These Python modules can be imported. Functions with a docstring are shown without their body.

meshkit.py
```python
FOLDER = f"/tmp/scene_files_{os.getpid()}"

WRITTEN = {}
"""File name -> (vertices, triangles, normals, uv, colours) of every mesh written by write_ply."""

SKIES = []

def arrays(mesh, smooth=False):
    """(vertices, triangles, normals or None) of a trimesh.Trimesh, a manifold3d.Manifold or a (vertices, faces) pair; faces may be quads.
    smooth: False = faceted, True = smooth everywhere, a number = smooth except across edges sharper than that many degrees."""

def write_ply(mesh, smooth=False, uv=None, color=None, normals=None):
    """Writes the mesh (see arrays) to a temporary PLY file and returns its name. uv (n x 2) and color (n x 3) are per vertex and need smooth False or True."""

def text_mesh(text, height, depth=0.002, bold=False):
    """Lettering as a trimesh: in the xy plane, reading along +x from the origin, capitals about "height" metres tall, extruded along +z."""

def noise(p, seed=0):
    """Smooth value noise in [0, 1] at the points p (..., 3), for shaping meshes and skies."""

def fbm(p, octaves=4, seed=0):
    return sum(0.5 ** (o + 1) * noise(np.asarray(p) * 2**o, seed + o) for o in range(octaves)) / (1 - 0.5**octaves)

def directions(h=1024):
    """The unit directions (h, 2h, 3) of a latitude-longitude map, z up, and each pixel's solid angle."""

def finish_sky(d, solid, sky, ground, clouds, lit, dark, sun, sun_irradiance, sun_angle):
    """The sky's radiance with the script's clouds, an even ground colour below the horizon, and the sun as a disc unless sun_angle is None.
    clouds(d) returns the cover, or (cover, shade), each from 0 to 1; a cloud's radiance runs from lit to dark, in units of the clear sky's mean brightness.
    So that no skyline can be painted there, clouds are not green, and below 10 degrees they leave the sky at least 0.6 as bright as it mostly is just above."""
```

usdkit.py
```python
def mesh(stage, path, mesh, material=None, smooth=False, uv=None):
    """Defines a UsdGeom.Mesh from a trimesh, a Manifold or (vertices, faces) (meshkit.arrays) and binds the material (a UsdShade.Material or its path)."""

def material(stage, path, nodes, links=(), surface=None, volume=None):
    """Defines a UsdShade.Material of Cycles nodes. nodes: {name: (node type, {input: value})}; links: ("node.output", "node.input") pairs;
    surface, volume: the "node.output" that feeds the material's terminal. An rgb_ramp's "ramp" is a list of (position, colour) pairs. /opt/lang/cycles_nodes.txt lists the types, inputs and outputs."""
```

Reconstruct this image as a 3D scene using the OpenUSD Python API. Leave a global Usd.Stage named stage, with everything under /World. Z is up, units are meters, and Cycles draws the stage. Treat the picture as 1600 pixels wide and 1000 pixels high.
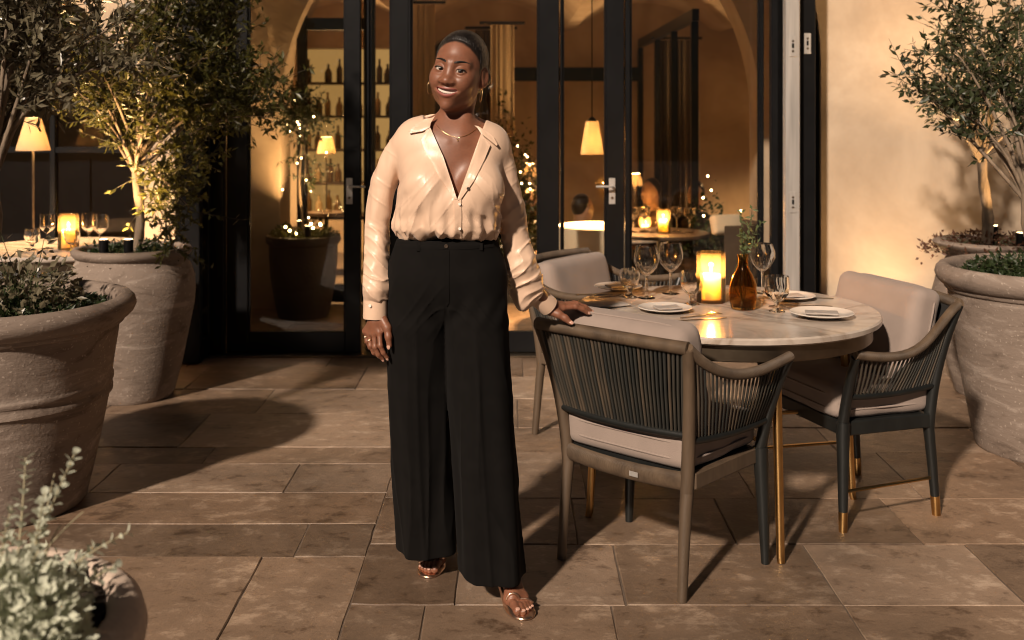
import math, random
import numpy as np
import trimesh, shapely
from shapely.geometry import Polygon, Point, LineString, box as sbox
from shapely import affinity
import usdkit, meshkit
from pxr import Usd, UsdGeom, UsdLux, UsdShade, Gf, Sdf, Vt

# ------------------------------------------------------------------ camera, sky, light, exposure
stage = Usd.Stage.CreateInMemory()
UsdGeom.SetStageUpAxis(stage, "Z"); UsdGeom.SetStageMetersPerUnit(stage, 1.0)
world = UsdGeom.Xform.Define(stage, "/World"); stage.SetDefaultPrim(world.GetPrim())
EYE, F, HZ = 1.55, 1737.0, 174.0          # eye height (m), focal length and horizon in units of a 1600 px wide frame
cam = UsdGeom.Camera.Define(stage, "/World/camera")
cam.CreateHorizontalApertureAttr(36.0); cam.CreateVerticalApertureAttr(22.5)
cam.CreateFocalLengthAttr(F * 36 / 1600)
cam.CreateVerticalApertureOffsetAttr(-(500 - HZ) * 36 / 1600)
cam.CreateFStopAttr(3.2); cam.CreateFocusDistanceAttr(3.65)
cam.CreateClippingRangeAttr((0.05, 1000.0))
cam.AddTranslateOp().Set(Gf.Vec3d(0, 0, EYE)); cam.AddRotateXOp().Set(90.0)
cam.CreateExposureAttr(0.7)

KEY_AZ, KEY_EL = math.radians(27), math.radians(33)      # the light travels towards +y, turned to +x, and down
to_sun = np.array([-math.sin(KEY_AZ) * math.cos(KEY_EL), -math.cos(KEY_AZ) * math.cos(KEY_EL), math.sin(KEY_EL)])
sun = UsdLux.DistantLight.Define(stage, "/World/sun")
sun.CreateIntensityAttr(0.9); sun.CreateAngleAttr(2.6); sun.CreateNormalizeAttr(True); sun.CreateColorAttr(Gf.Vec3f(1.0, 0.82, 0.66))
zc = to_sun; xc = np.cross([0, 0, 1], zc); xc /= np.linalg.norm(xc); yc = np.cross(zc, xc)
sun.AddTransformOp().Set(Gf.Matrix4d(*xc, 0, *yc, 0, *zc, 0, 0, 0, 8, 1))
dome = UsdLux.DomeLight.Define(stage, "/World/sky"); dome.CreateIntensityAttr(1.0)
sky_mat = usdkit.material(stage, "/World/Looks/night_sky", {
    "s": ("sky_texture", {"sky_type": "single_scattering", "sun_disc": False, "sun_elevation": KEY_EL, "sun_rotation": math.atan2(to_sun[0], to_sun[1])}),
    "b": ("background_shader", {"strength": 0.004})}, [("s.color", "b.color")], surface="b.background")
UsdShade.MaterialBindingAPI.Apply(dome.GetPrim()).Bind(sky_mat)
dome.GetPrim().SetCustomDataByKey("kind", "structure")

# ------------------------------------------------------------------ helpers
def P(u, v, Y):                            # a point of the place at depth Y, read off the photograph
    return np.array([(u - 800) * Y / F, Y, EYE - (v - HZ) * Y / F])
def G(u, v):                               # a point of the ground
    Y = F * EYE / (v - HZ); return np.array([(u - 800) * Y / F, Y, 0.0])
used = {}
def numbered(path):
    n = used.get(path, -1) + 1; used[path] = n
    return path if n == 0 else f"{path}_{n:03d}"
def data(prim, label=None, cat=None, group=None, kind=None):
    for k, v in (("label", label), ("category", cat), ("group", group), ("kind", kind)):
        if v: prim.SetCustomDataByKey(k, v)
    return prim
GROUPS = {"planter": "clay planters on the terrace", "olive_tree": "olive trees in the planters", "dining_chair": "rope and dark dining chairs", "tub_chair": "tub chairs inside the doors", "wine_glass": "wine glasses on the tables", "goblet": "cut-glass goblets on the tables",
          "plate": "plates on the round table", "napkin": "grey napkins on the round table", "fork": "forks on the round table", "knife": "knives on the round table", "candle_lantern": "lit candle lanterns on the tables", "garden_spotlight": "small planter and ground spotlights",
          "glazed_door": "glazed steel door leaves", "folded_door": "folded-out door leaves", "groundcover": "low plants in the planters", "curtain": "curtains in the dining room", "table_lamp": "small table lamps in the dining room", "side_table": "side tables in the dining room"}
def thing(name, label, cat, loc=(0, 0, 0), rz=0, group=None, kind=None):
    group = group or GROUPS.get(name)
    path = numbered("/World/" + name)
    x = UsdGeom.Xform.Define(stage, path); x.AddTranslateOp().Set(Gf.Vec3d(*map(float, loc)))
    if rz: x.AddRotateZOp().Set(float(rz))
    p = data(x.GetPrim(), label, cat, group, kind); OFF[str(p.GetPath())] = np.asarray(loc, float)
    return p
OFF = {}
def obj(name, mesh, mat, parent=None, smooth=False, label=None, kind=None, local=True, tint=None, uv=None):
    """One Mesh prim under parent; local False: the vertices are world coordinates and are moved to the (unturned) thing's base."""
    base = str(parent.GetPath()) if parent is not None else "/World"
    path = numbered(base + "/" + name)
    v, f = arr(mesh)
    if not local:
        top = "/".join(base.split("/")[:3]); v = v - OFF.get(top, np.zeros(3))
    m = usdkit.mesh(stage, path, trimesh.Trimesh(v, f, process=False), MAT[mat] if isinstance(mat, str) else mat, smooth=smooth)
    if tint is not None:
        UsdGeom.PrimvarsAPI(m).CreatePrimvar("tint", Sdf.ValueTypeNames.Color3fArray, "vertex").Set(Vt.Vec3fArray.FromNumpy(np.asarray(tint, np.float32)))
    return data(m.GetPrim(), label, None, None, kind)
def single(name, mesh, mat, label, cat, group=None, smooth=False, kind=None):
    p = obj(name, mesh, mat, None, smooth); return data(p, label, cat, group, kind)
def copy_of(proto, loc, rz, label, group=None, cat=None):
    was = proto.GetCustomData()
    p = thing(proto.GetName().rstrip("0123456789").rstrip("_"), label, cat or was["category"], loc, rz, group or was.get("group"))
    p.GetReferences().AddInternalReference(proto.GetPath()); p.SetInstanceable(True)
    return p
def arr(m):
    if isinstance(m, (tuple, list)):
        v, f = np.asarray(m[0], float), np.asarray(m[1], int)
        if f.shape[1] == 4: f = np.vstack([f[:, [0, 1, 2]], f[:, [0, 2, 3]]])
        return v, f
    return np.array(m.vertices), np.array(m.faces)
def join(*ms):
    V, Fs, n = [], [], 0
    for m in ms:
        v, f = arr(m); V.append(v); Fs.append(f + n); n += len(v)
    return np.vstack(V), np.vstack(Fs)
def move(m, t=(0, 0, 0), rz=0, rx=0, ry=0, s=1):
    v, f = arr(m); v = v * s
    R = rot(rx, ry, rz)
    return v @ R.T + np.asarray(t, float), f
def rot(rx=0, ry=0, rz=0):
    a, b, c = map(math.radians, (rx, ry, rz))
    X = np.array([[1, 0, 0], [0, math.cos(a), -math.sin(a)], [0, math.sin(a), math.cos(a)]])
    Y = np.array([[math.cos(b), 0, math.sin(b)], [0, 1, 0], [-math.sin(b), 0, math.cos(b)]])
    Z = np.array([[math.cos(c), -math.sin(c), 0], [math.sin(c), math.cos(c), 0], [0, 0, 1]])
    return Z @ Y @ X
def box(x0, x1, y0, y1, z0, z1, c=0.004):
    """A box with chamfered edges."""
    h = np.array([x1 - x0, y1 - y0, z1 - z0]) / 2; m = np.array([x0 + x1, y0 + y1, z0 + z1]) / 2
    c = min(c, 0.4 * h.min()); pts = []
    for s in np.ndindex(2, 2, 2):
        s = np.array(s) * 2 - 1
        for k in range(3):
            q = h - c; q[k] = h[k]; pts.append(m + s * q)
    hull = trimesh.convex.convex_hull(np.array(pts))
    return np.array(hull.vertices), np.array(hull.faces)
def plain_box(x0, x1, y0, y1, z0, z1):
    b = trimesh.creation.box([x1 - x0, y1 - y0, z1 - z0]); b.apply_translation([(x0 + x1) / 2, (y0 + y1) / 2, (z0 + z1) / 2])
    return arr(b)
def frames(pts):
    pts = np.asarray(pts, float); t = np.gradient(pts, axis=0); t /= np.linalg.norm(t, axis=1, keepdims=True) + 1e-12
    a = np.array([0, 0, 1.0]) if abs(t[0][2]) < 0.9 else np.array([1.0, 0, 0])
    N = []; n = a - t[0] * (a @ t[0]); n /= np.linalg.norm(n)
    for k in range(len(pts)):
        n = n - t[k] * (n @ t[k]); n /= np.linalg.norm(n) + 1e-12; N.append(n)
    N = np.array(N); return pts, t, N, np.cross(t, N)
def tube(pts, r, n=8, closed=False, flat=1.0):
    if closed: pts = np.vstack([pts, pts[:1]])
    pts, t, N, B = frames(pts); r = np.broadcast_to(np.asarray(r, float), (len(pts),))
    a = np.arange(n) / n * 2 * math.pi
    V = (pts[:, None] + r[:, None, None] * (np.cos(a)[None, :, None] * N[:, None] + flat * np.sin(a)[None, :, None] * B[:, None])).reshape(-1, 3)
    f = []
    for i in range(len(pts) - 1):
        for j in range(n):
            k = (j + 1) % n; f += [[i * n + j, i * n + k, (i + 1) * n + k, (i + 1) * n + j]]
    f = np.array(f); f = np.vstack([f[:, [0, 1, 2]], f[:, [0, 2, 3]]])
    if not closed:
        V = np.vstack([V, pts[0], pts[-1]]); e = len(V); m = (len(pts) - 1) * n
        f = np.vstack([f, [[e - 2, (j + 1) % n, j] for j in range(n)], [[e - 1, m + j, m + (j + 1) % n] for j in range(n)]])
    return V, f[:, ::-1]
def lathe(profile, n=32, wob=None):
    """Turns (r, z) pairs, given from the bottom up on the outside, into a solid of revolution."""
    pr = np.asarray(profile, float); a = np.arange(n) / n * 2 * math.pi
    V = np.stack([pr[:, 0][:, None] * np.cos(a), pr[:, 0][:, None] * np.sin(a), np.repeat(pr[:, 1][:, None], n, 1)], -1).reshape(-1, 3)
    f = []
    for i in range(len(pr) - 1):
        for j in range(n):
            k = (j + 1) % n; f.append([i * n + j, i * n + k, (i + 1) * n + k, (i + 1) * n + j])
    f = np.array(f); f = np.vstack([f[:, [0, 1, 2]], f[:, [0, 2, 3]]])
    return V, f
def spline(pts, n):
    from scipy.interpolate import CubicSpline
    pts = np.asarray(pts, float); s = np.concatenate([[0], np.cumsum(np.linalg.norm(np.diff(pts, axis=0), axis=1))])
    return CubicSpline(s, pts)(np.linspace(0, s[-1], n))
def rbox(hx, hy, hz, r, n=8, puff=0.0):
    """A cushion: a rounded box whose broad faces bulge by puff along z (axis 2)."""
    b = trimesh.creation.box([2, 2, 2])
    for _ in range(n // 3 + 2): b = b.subdivide()
    p = np.array(b.vertices) * [hx, hy, hz]; h = np.array([hx, hy, hz])
    q = np.clip(p, -(h - r), h - r); d = p - q; l = np.linalg.norm(d, axis=1, keepdims=True)
    p = q + r * d / np.maximum(l, 1e-9)
    w = (1 - (p[:, 0] / hx) ** 2).clip(0) ** 0.6 * (1 - (p[:, 1] / hy) ** 2).clip(0) ** 0.6
    p[:, 2] += puff * w * np.sign(p[:, 2]) * np.minimum(1, np.abs(p[:, 2]) / (hz * 0.5))
    return p, np.array(b.faces)
def extrude(poly, h):
    gs = getattr(poly, "geoms", [poly]); return join(*[trimesh.creation.extrude_polygon(g, h, engine="earcut") for g in gs])
def upright(m, y0):                         # an extrusion in (x, z) standing as a wall: its front face at y0, its thickness going back
    v, f = arr(m); return np.stack([v[:, 0], y0 + v[:, 2], v[:, 1]], 1), f[:, ::-1]

# implicit surfaces: distance functions on (n, 3) points, meshed with surface nets
def sphere(p, c, r): return np.linalg.norm(p - np.asarray(c, np.float32), axis=1) - r
def ell(p, c, r, R=None):
    q = p - np.asarray(c, np.float32)
    if R is not None: q = q @ R.astype(np.float32)
    r = np.asarray(r, np.float32); k0 = np.linalg.norm(q / r, axis=1); k1 = np.linalg.norm(q / (r * r), axis=1)
    return k0 * (k0 - 1) / np.maximum(k1, 1e-6)
def cap(p, a, b, ra, rb=None):
    a, b = np.asarray(a, np.float32), np.asarray(b, np.float32); rb = ra if rb is None else rb
    d = b - a; t = np.clip((p - a) @ d / max(float(d @ d), 1e-12), 0, 1)
    return np.linalg.norm(p - a - t[:, None] * d, axis=1) - (ra + (rb - ra) * t)
def chain(p, pts, rs, k=0.01):
    d = None
    for i in range(len(pts) - 1):
        e = cap(p, pts[i], pts[i + 1], rs[i], rs[i + 1]); d = e if d is None else smin(d, e, k)
    return d
def smin(a, b, k):
    h = np.maximum(k - np.abs(a - b), 0) / k; return np.minimum(a, b) - h * h * k * 0.25
def smax(a, b, k): return -smin(-a, -b, k)
def nets(f, lo, hi, h, B=8, slack=1.0):
    """Surface nets of f = 0 inside the box lo..hi at step h, evaluated only in blocks near the surface."""
    lo, hi = np.asarray(lo, float), np.asarray(hi, float)
    nb = np.maximum(1, np.ceil((hi - lo) / (h * B)).astype(int)); n = nb * B
    ix = np.stack(np.meshgrid(*[np.arange(k) for k in nb], indexing="ij"), -1).reshape(-1, 3)
    c = lo + (ix + 0.5) * B * h - h / 2
    dc = f(c.astype(np.float32)); near = np.abs(dc) < B * h * 0.9 * slack + 2 * h
    val = np.repeat(np.repeat(np.repeat(dc.reshape(nb), B, 0), B, 1), B, 2).astype(np.float32)
    loc = np.stack(np.meshgrid(*[np.arange(B)] * 3, indexing="ij"), -1).reshape(-1, 3)
    ids = ix[near]
    for s in range(0, len(ids), 400):
        g = (ids[s:s + 400, None] * B + loc[None]).reshape(-1, 3)
        val[g[:, 0], g[:, 1], g[:, 2]] = f((lo + g * h).astype(np.float32))
    val[[0, -1]] = np.maximum(val[[0, -1]], h / 2); val[:, [0, -1]] = np.maximum(val[:, [0, -1]], h / 2); val[:, :, [0, -1]] = np.maximum(val[:, :, [0, -1]], h / 2)
    s = val < 0
    corners = [(a, b, c) for a in (0, 1) for b in (0, 1) for c in (0, 1)]
    sl = lambda o: tuple(slice(o[k], n[k] - 1 + o[k]) for k in range(3))
    cnt = sum(s[sl(o)].astype(np.int8) for o in corners); act = (cnt > 0) & (cnt < 8)
    cells = np.argwhere(act); idx = np.full(act.shape, -1, np.int64); idx[act] = np.arange(len(cells))
    cv = np.stack([val[tuple((cells + o).T)] for o in corners], 1)
    acc = np.zeros((len(cells), 3)); num = np.zeros(len(cells))
    for i, a in enumerate(corners):
        for j, b in enumerate(corners):
            if j > i and sum(abs(x - y) for x, y in zip(a, b)) == 1:
                m = (cv[:, i] < 0) != (cv[:, j] < 0); t = cv[m, i] / (cv[m, i] - cv[m, j])
                acc[m] += np.asarray(a, float) + t[:, None] * (np.asarray(b, float) - a); num[m] += 1
    V = lo + (cells + acc / num[:, None]) * h
    Q = []
    for ax in range(3):
        o1, o2 = [(1, 2), (2, 0), (0, 1)][ax]
        a = [slice(0, n[k]) for k in range(3)]; b = list(a); a[ax] = slice(0, n[ax] - 1); b[ax] = slice(1, n[ax])
        sa, sb = s[tuple(a)], s[tuple(b)]
        e = np.argwhere(sa != sb); e = e[(e[:, o1] > 0) & (e[:, o2] > 0) & (e[:, o1] < n[o1] - 1) & (e[:, o2] < n[o2] - 1)]
        flip = sb[tuple(e.T)]
        d1, d2 = np.zeros(3, int), np.zeros(3, int); d1[o1] = 1; d2[o2] = 1
        q = np.stack([idx[tuple((e - d1 - d2).T)], idx[tuple((e - d2).T)], idx[tuple(e.T)], idx[tuple((e - d1).T)]], 1)
        q[flip] = q[flip][:, ::-1]; Q.append(q)
    Q = np.vstack(Q); Q = Q[(Q >= 0).all(1)]
    return V, np.vstack([Q[:, [0, 1, 2]], Q[:, [0, 2, 3]]])
def fnoise(p, s, seed=0, o=2): return meshkit.fbm(np.asarray(p) * s, o, seed) - 0.5

# ------------------------------------------------------------------ materials
MAT = {}
def mat(name, nodes, links=(), surface="p.BSDF"):
    MAT[name] = usdkit.material(stage, "/World/Looks/" + name, nodes, links, surface=surface)
def simple(name, col, rough=0.5, metal=0.0, var=0.25, scale=6.0, bump=0.0, bscale=60.0, detail=5, stretch=(1, 1, 1), **kw):
    """A surface with its own colour varied by noise in the object's space and a fine relief."""
    col = np.asarray(col, float)
    nodes = {"t": ("texture_coordinate", {}), "m": ("mapping", {"scale": stretch}), "n": ("noise_texture", {"scale": scale, "detail": float(detail), "roughness": 0.6}),
             "r": ("rgb_ramp", {"ramp": [(0.25, col * (1 - var)), (0.75, np.minimum(col * (1 + var), 1))]}),
             "p": ("principled_bsdf", {"roughness": rough, "metallic": metal, **kw})}
    links = [("t.object", "m.vector"), ("m.vector", "n.vector"), ("n.fac", "r.fac"), ("r.color", "p.base_color")]
    if bump:
        nodes |= {"n2": ("noise_texture", {"scale": bscale, "detail": 4.0}), "b": ("bump", {"strength": 1.0, "distance": bump})}
        links += [("m.vector", "n2.vector"), ("n2.fac", "b.height"), ("b.normal", "p.normal")]
    mat(name, nodes, links)
def glow(name, col, strength):
    mat(name, {"e": ("emission", {"color": col, "strength": strength})}, surface="e.emission")
mat("skin", {"a": ("attribute", {"attribute": "tint"}), "g": ("geometry", {}), "n": ("noise_texture", {"scale": 420.0, "detail": 3.0}), "b": ("bump", {"strength": .25, "distance": .0005}),
             "n2": ("noise_texture", {"scale": 22.0, "detail": 3.0}), "mr": ("map_range", {"from_min": .3, "from_max": .7, "to_min": .39, "to_max": .52}),
             "p": ("principled_bsdf", {"subsurface_weight": .12, "subsurface_scale": .006, "subsurface_radius": (1, .35, .2), "specular_ior_level": .42})},
    [("a.color", "p.base_color"), ("g.position", "n.vector"), ("n.fac", "b.height"), ("b.normal", "p.normal"), ("g.position", "n2.vector"), ("n2.fac", "mr.value"), ("mr.result", "p.roughness")])
mat("eye", {"a": ("attribute", {"attribute": "tint"}), "p": ("principled_bsdf", {"roughness": .08, "specular_ior_level": .6})}, [("a.color", "p.base_color")])
simple("tooth", (.66, .60, .52), .22, var=.03, scale=40)
simple("hair", (.010, .0075, .006), .38, var=.5, scale=60, bump=.0022, bscale=260, stretch=(1, .12, .35))
simple("gold", (.86, .60, .30), .22, 1.0, var=.08, scale=90)
simple("rose_gold", (.80, .53, .38), .30, 1.0, var=.10, scale=80)
simple("pearl", (.80, .74, .66), .2, var=.05)
simple("button_dark", (.05, .035, .025), .3)
simple("nail", (.50, .29, .22), .18, var=.04, coat_weight=.6)
simple("satin", (.64, .45, .325), .385, var=.05, scale=9, bump=.00025, bscale=200, specular_ior_level=.48, sheen_weight=.18, sheen_roughness=.4, stretch=(1, 1, .3))
simple("trouser", (.0054, .0047, .0043), .9, var=.2, scale=20, bump=.0006, bscale=900, specular_ior_level=.10, sheen_weight=.012)
def stone(name, lo, mid, hi):
    mat(name, {"g": ("geometry", {}), "o": ("object_info", {}), "mul": ("math", {"math_type": "multiply", "value2": 37.0}), "cx": ("combine_xyz", {}), "add": ("vector_math", {"math_type": "add"}),
        "n1": ("noise_texture", {"scale": 2.1, "detail": 9.0, "roughness": .70, "distortion": .08}), "m2": ("mapping", {"scale": (1.0, 1.25, 1.0)}), "n2": ("noise_texture", {"scale": 8.5, "detail": 10.0, "roughness": .74, "distortion": .12}),
        "n3": ("noise_texture", {"scale": 75.0, "detail": 5.0, "roughness": .7}), "mx": ("mix_float", {"fac": .58}), "r": ("rgb_ramp", {"ramp": [(.40, lo), (.465, mid), (.52, mid), (.60, hi)]}),
        "rnd": ("map_range", {"from_min": 0, "from_max": 1, "to_min": .68, "to_max": 1.20}), "h": ("hsv", {}),
        "pit": ("map_range", {"from_min": .30, "from_max": .40, "to_min": .45, "to_max": 1.0, "clamp": True}), "mc": ("mix", {"mix_type": "multiply", "fac": .55}), "n4": ("noise_texture", {"scale": .75, "detail": 6.0, "roughness": .66, "distortion": .2}), "st": ("map_range", {"from_min": .36, "from_max": .60, "to_min": .55, "to_max": 1.12, "clamp": True}), "ms": ("mix", {"mix_type": "multiply", "fac": 1.0}),
        "h1": ("math", {"math_type": "multiply", "value2": 1.0}), "h2": ("math", {"math_type": "multiply_add", "value2": .16}), "b": ("bump", {"strength": 1.0, "distance": .0045}),
        "mr": ("map_range", {"from_min": .3, "from_max": .7, "to_min": .36, "to_max": .64}), "p": ("principled_bsdf", {"specular_ior_level": .42})},
       [("o.random", "mul.value1"), ("mul.value", "cx.x"), ("mul.value", "cx.y"), ("g.position", "add.vector1"), ("cx.vector", "add.vector2"), ("add.vector", "n1.vector"), ("add.vector", "m2.vector"), ("m2.vector", "n2.vector"),
        ("g.position", "n3.vector"), ("n1.fac", "mx.a"), ("n2.fac", "mx.b"), ("mx.result", "r.fac"), ("o.random", "rnd.value"), ("rnd.result", "h.value"), ("r.color", "h.color"),
        ("n3.fac", "pit.value"), ("h.color", "mc.color1"), ("pit.result", "mc.color2"), ("g.position", "n4.vector"), ("n4.fac", "st.value"), ("mc.color", "ms.color1"), ("st.result", "ms.color2"), ("ms.color", "p.base_color"), ("n2.fac", "h1.value1"), ("n3.fac", "h2.value1"), ("h1.value", "h2.value3"), ("h2.value", "b.height"), ("b.normal", "p.normal"),
        ("n1.fac", "mr.value"), ("mr.result", "p.roughness")])
stone("limestone", (.094, .058, .036), (.200, .135, .090), (.345, .25, .176))
stone("limestone_pale", (.118, .078, .053), (.230, .162, .114), (.37, .28, .208))
stone("limestone_brown", (.076, .046, .028), (.165, .108, .070), (.285, .204, .143))
simple("joint", (.105, .076, .055), .9, bump=.003)
mat("plaster", {"g": ("geometry", {}), "n": ("noise_texture", {"scale": 1.1, "detail": 7.0, "roughness": .6, "distortion": .5}), "r": ("rgb_ramp", {"ramp": [(.34, (.345, .265, .19)), (.52, (.445, .352, .26)), (.68, (.53, .435, .335))]}),
      "n2": ("noise_texture", {"scale": 5.0, "detail": 9.0, "roughness": .65}), "b": ("bump", {"strength": .8, "distance": .012}), "p": ("principled_bsdf", {"roughness": .85, "specular_ior_level": .25})},
    [("g.position", "n.vector"), ("n.fac", "r.fac"), ("r.color", "p.base_color"), ("g.position", "n2.vector"), ("n2.fac", "b.height"), ("b.normal", "p.normal")])
simple("black_metal", (.0055, .0055, .006), .36, var=.35, scale=5, bump=.0005, bscale=60, specular_ior_level=.22)
simple("brushed_steel", (.50, .47, .44), .42, .55, var=.25, scale=30, stretch=(1, 1, .05))
simple("brass", (.62, .38, .15), .27, 1.0, var=.2, scale=14)
simple("bronze", (.20, .155, .11), .38, 1.0, var=.3, scale=8)
simple("cutlery_steel", (.42, .36, .29), .18, 1.0, var=.1)
def clay(name, lo, mid, hi):
    """Weathered clay: throwing rings, pale bloom and dark water stains."""
    mat(name, {"t": ("texture_coordinate", {}), "m": ("mapping", {"scale": (1, 1, 3.2)}), "n": ("noise_texture", {"scale": 3.4, "detail": 10.0, "roughness": .68, "distortion": .6}), "r": ("rgb_ramp", {"ramp": [(.36, lo), (.47, mid), (.54, mid), (.64, hi)]}),
         "m2": ("mapping", {"scale": (2.0, 2.0, 20.0)}), "n2": ("noise_texture", {"scale": 2.0, "detail": 6.0, "roughness": .7}), "n3": ("noise_texture", {"scale": 70.0, "detail": 5.0}), "sp": ("map_range", {"from_min": .62, "from_max": .70, "to_min": 0, "to_max": .5, "clamp": True}), "mx": ("mix", {"mix_type": "mix", "color2": (.50, .42, .35)}),
         "h": ("math", {"math_type": "multiply_add", "value2": .7}), "b": ("bump", {"strength": 1.0, "distance": .0026}), "p": ("principled_bsdf", {"roughness": .85, "specular_ior_level": .3})},
        [("t.object", "m.vector"), ("m.vector", "n.vector"), ("n.fac", "r.fac"), ("t.object", "m2.vector"), ("m2.vector", "n2.vector"), ("t.object", "n3.vector"), ("n3.fac", "sp.value"), ("sp.result", "mx.fac"), ("r.color", "mx.color1"), ("mx.color", "p.base_color"),
         ("n3.fac", "h.value1"), ("n2.fac", "h.value3"), ("h.value", "b.height"), ("b.normal", "p.normal")])
clay("terracotta_grey", (.115, .085, .066), (.20, .155, .125), (.30, .245, .205))
simple("terracotta_pale", (.54, .43, .345), .8, var=.22, scale=5, bump=.004, bscale=45, stretch=(1, 1, 2.2))
simple("planter_dark", (.045, .037, .030), .55, var=.3, scale=5, bump=.003, bscale=40)
simple("soil", (.030, .020, .013), .95, var=.5, scale=40, bump=.02, bscale=70)
simple("bark", (.17, .125, .085), .85, var=.45, scale=22, bump=.012, bscale=45, stretch=(1, 1, .3))
simple("twig", (.045, .036, .020), .8)
def leafmat(name, lo, mid, hi, rough=.42, tr=.25):
    mat(name, {"g": ("geometry", {}), "r": ("rgb_ramp", {"ramp": [(0, lo), (.5, mid), (1, hi)]}), "p": ("principled_bsdf", {"roughness": rough, "specular_ior_level": .5}), "t": ("translucent_bsdf", {}), "x": ("mix_closure", {"fac": tr})},
        [("g.random_per_island", "r.fac"), ("r.color", "p.base_color"), ("r.color", "t.color"), ("p.BSDF", "x.closure1"), ("t.BSDF", "x.closure2")], surface="x.closure")
leafmat("olive_leaf", (.030, .038, .014), (.060, .068, .026), (.12, .12, .062))
leafmat("fern_leaf", (.07, .068, .015), (.14, .125, .028), (.22, .18, .055), .40, .38)
leafmat("grey_leaf", (.14, .12, .075), (.25, .215, .14), (.48, .42, .30), .32)
leafmat("ground_leaf", (.020, .034, .009), (.038, .058, .015), (.065, .082, .025), .5)
leafmat("red_leaf", (.10, .045, .025), (.15, .07, .04), (.20, .11, .06), .5)
leafmat("silver_leaf", (.56, .58, .46), (.70, .71, .59), (.80, .79, .69), .6, .25)
simple("silver_stem", (.34, .30, .19), .7)
simple("green_stem", (.06, .07, .025), .6)
simple("wicker", (.060, .046, .034), .52, var=.35, scale=35, bump=.0015, bscale=160)
def wrapped(name, axis):
    mat(name, {"t": ("texture_coordinate", {}), "w": ("wave_texture", {"wave_type": "bands", "bands_direction": axis, "scale": 105.0, "distortion": .8, "detail": 1.0}), "n": ("noise_texture", {"scale": 18.0, "detail": 4.0}),
         "r": ("rgb_ramp", {"ramp": [(.25, (.065, .043, .027)), (.75, (.15, .102, .063))]}), "b": ("bump", {"strength": 1.0, "distance": .0013}), "p": ("principled_bsdf", {"roughness": .55})},
        [("t.object", "w.vector"), ("t.object", "n.vector"), ("n.fac", "r.fac"), ("r.color", "p.base_color"), ("w.fac", "b.height"), ("b.normal", "p.normal")])
wrapped("wrapped_across", "x"); wrapped("wrapped_along", "y")
mat("rope", {"o": ("object_info", {}), "t": ("texture_coordinate", {}), "n": ("noise_texture", {"scale": 7.0, "detail": 3.0}), "w": ("wave_texture", {"bands_direction": "diagonal", "scale": 120.0}), "mx": ("mix_float", {"fac": .5}),
     "r": ("rgb_ramp", {"ramp": [(.25, (.015, .016, .014)), (.5, (.032, .028, .021)), (.75, (.080, .058, .038))]}), "b": ("bump", {"strength": .8, "distance": .001}), "p": ("principled_bsdf", {"roughness": .62})},
    [("t.object", "n.vector"), ("o.random", "mx.a"), ("n.fac", "mx.b"), ("mx.result", "r.fac"), ("r.color", "p.base_color"), ("t.object", "w.vector"), ("w.fac", "b.height"), ("b.normal", "p.normal")])
simple("dark_leg", (.0085, .0095, .009), .42, var=.4, scale=12, bump=.0008, bscale=50, stretch=(1, 1, .3))
simple("brown_leg", (.085, .058, .037), .5, var=.4, scale=16, bump=.001, bscale=60, stretch=(1, 1, .15))
simple("cushion", (.255, .20, .170), .85, var=.10, scale=7, bump=.0012, bscale=420, sheen_weight=.12)
simple("cushion_cream", (.52, .43, .32), .85, var=.1, scale=7)
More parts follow.
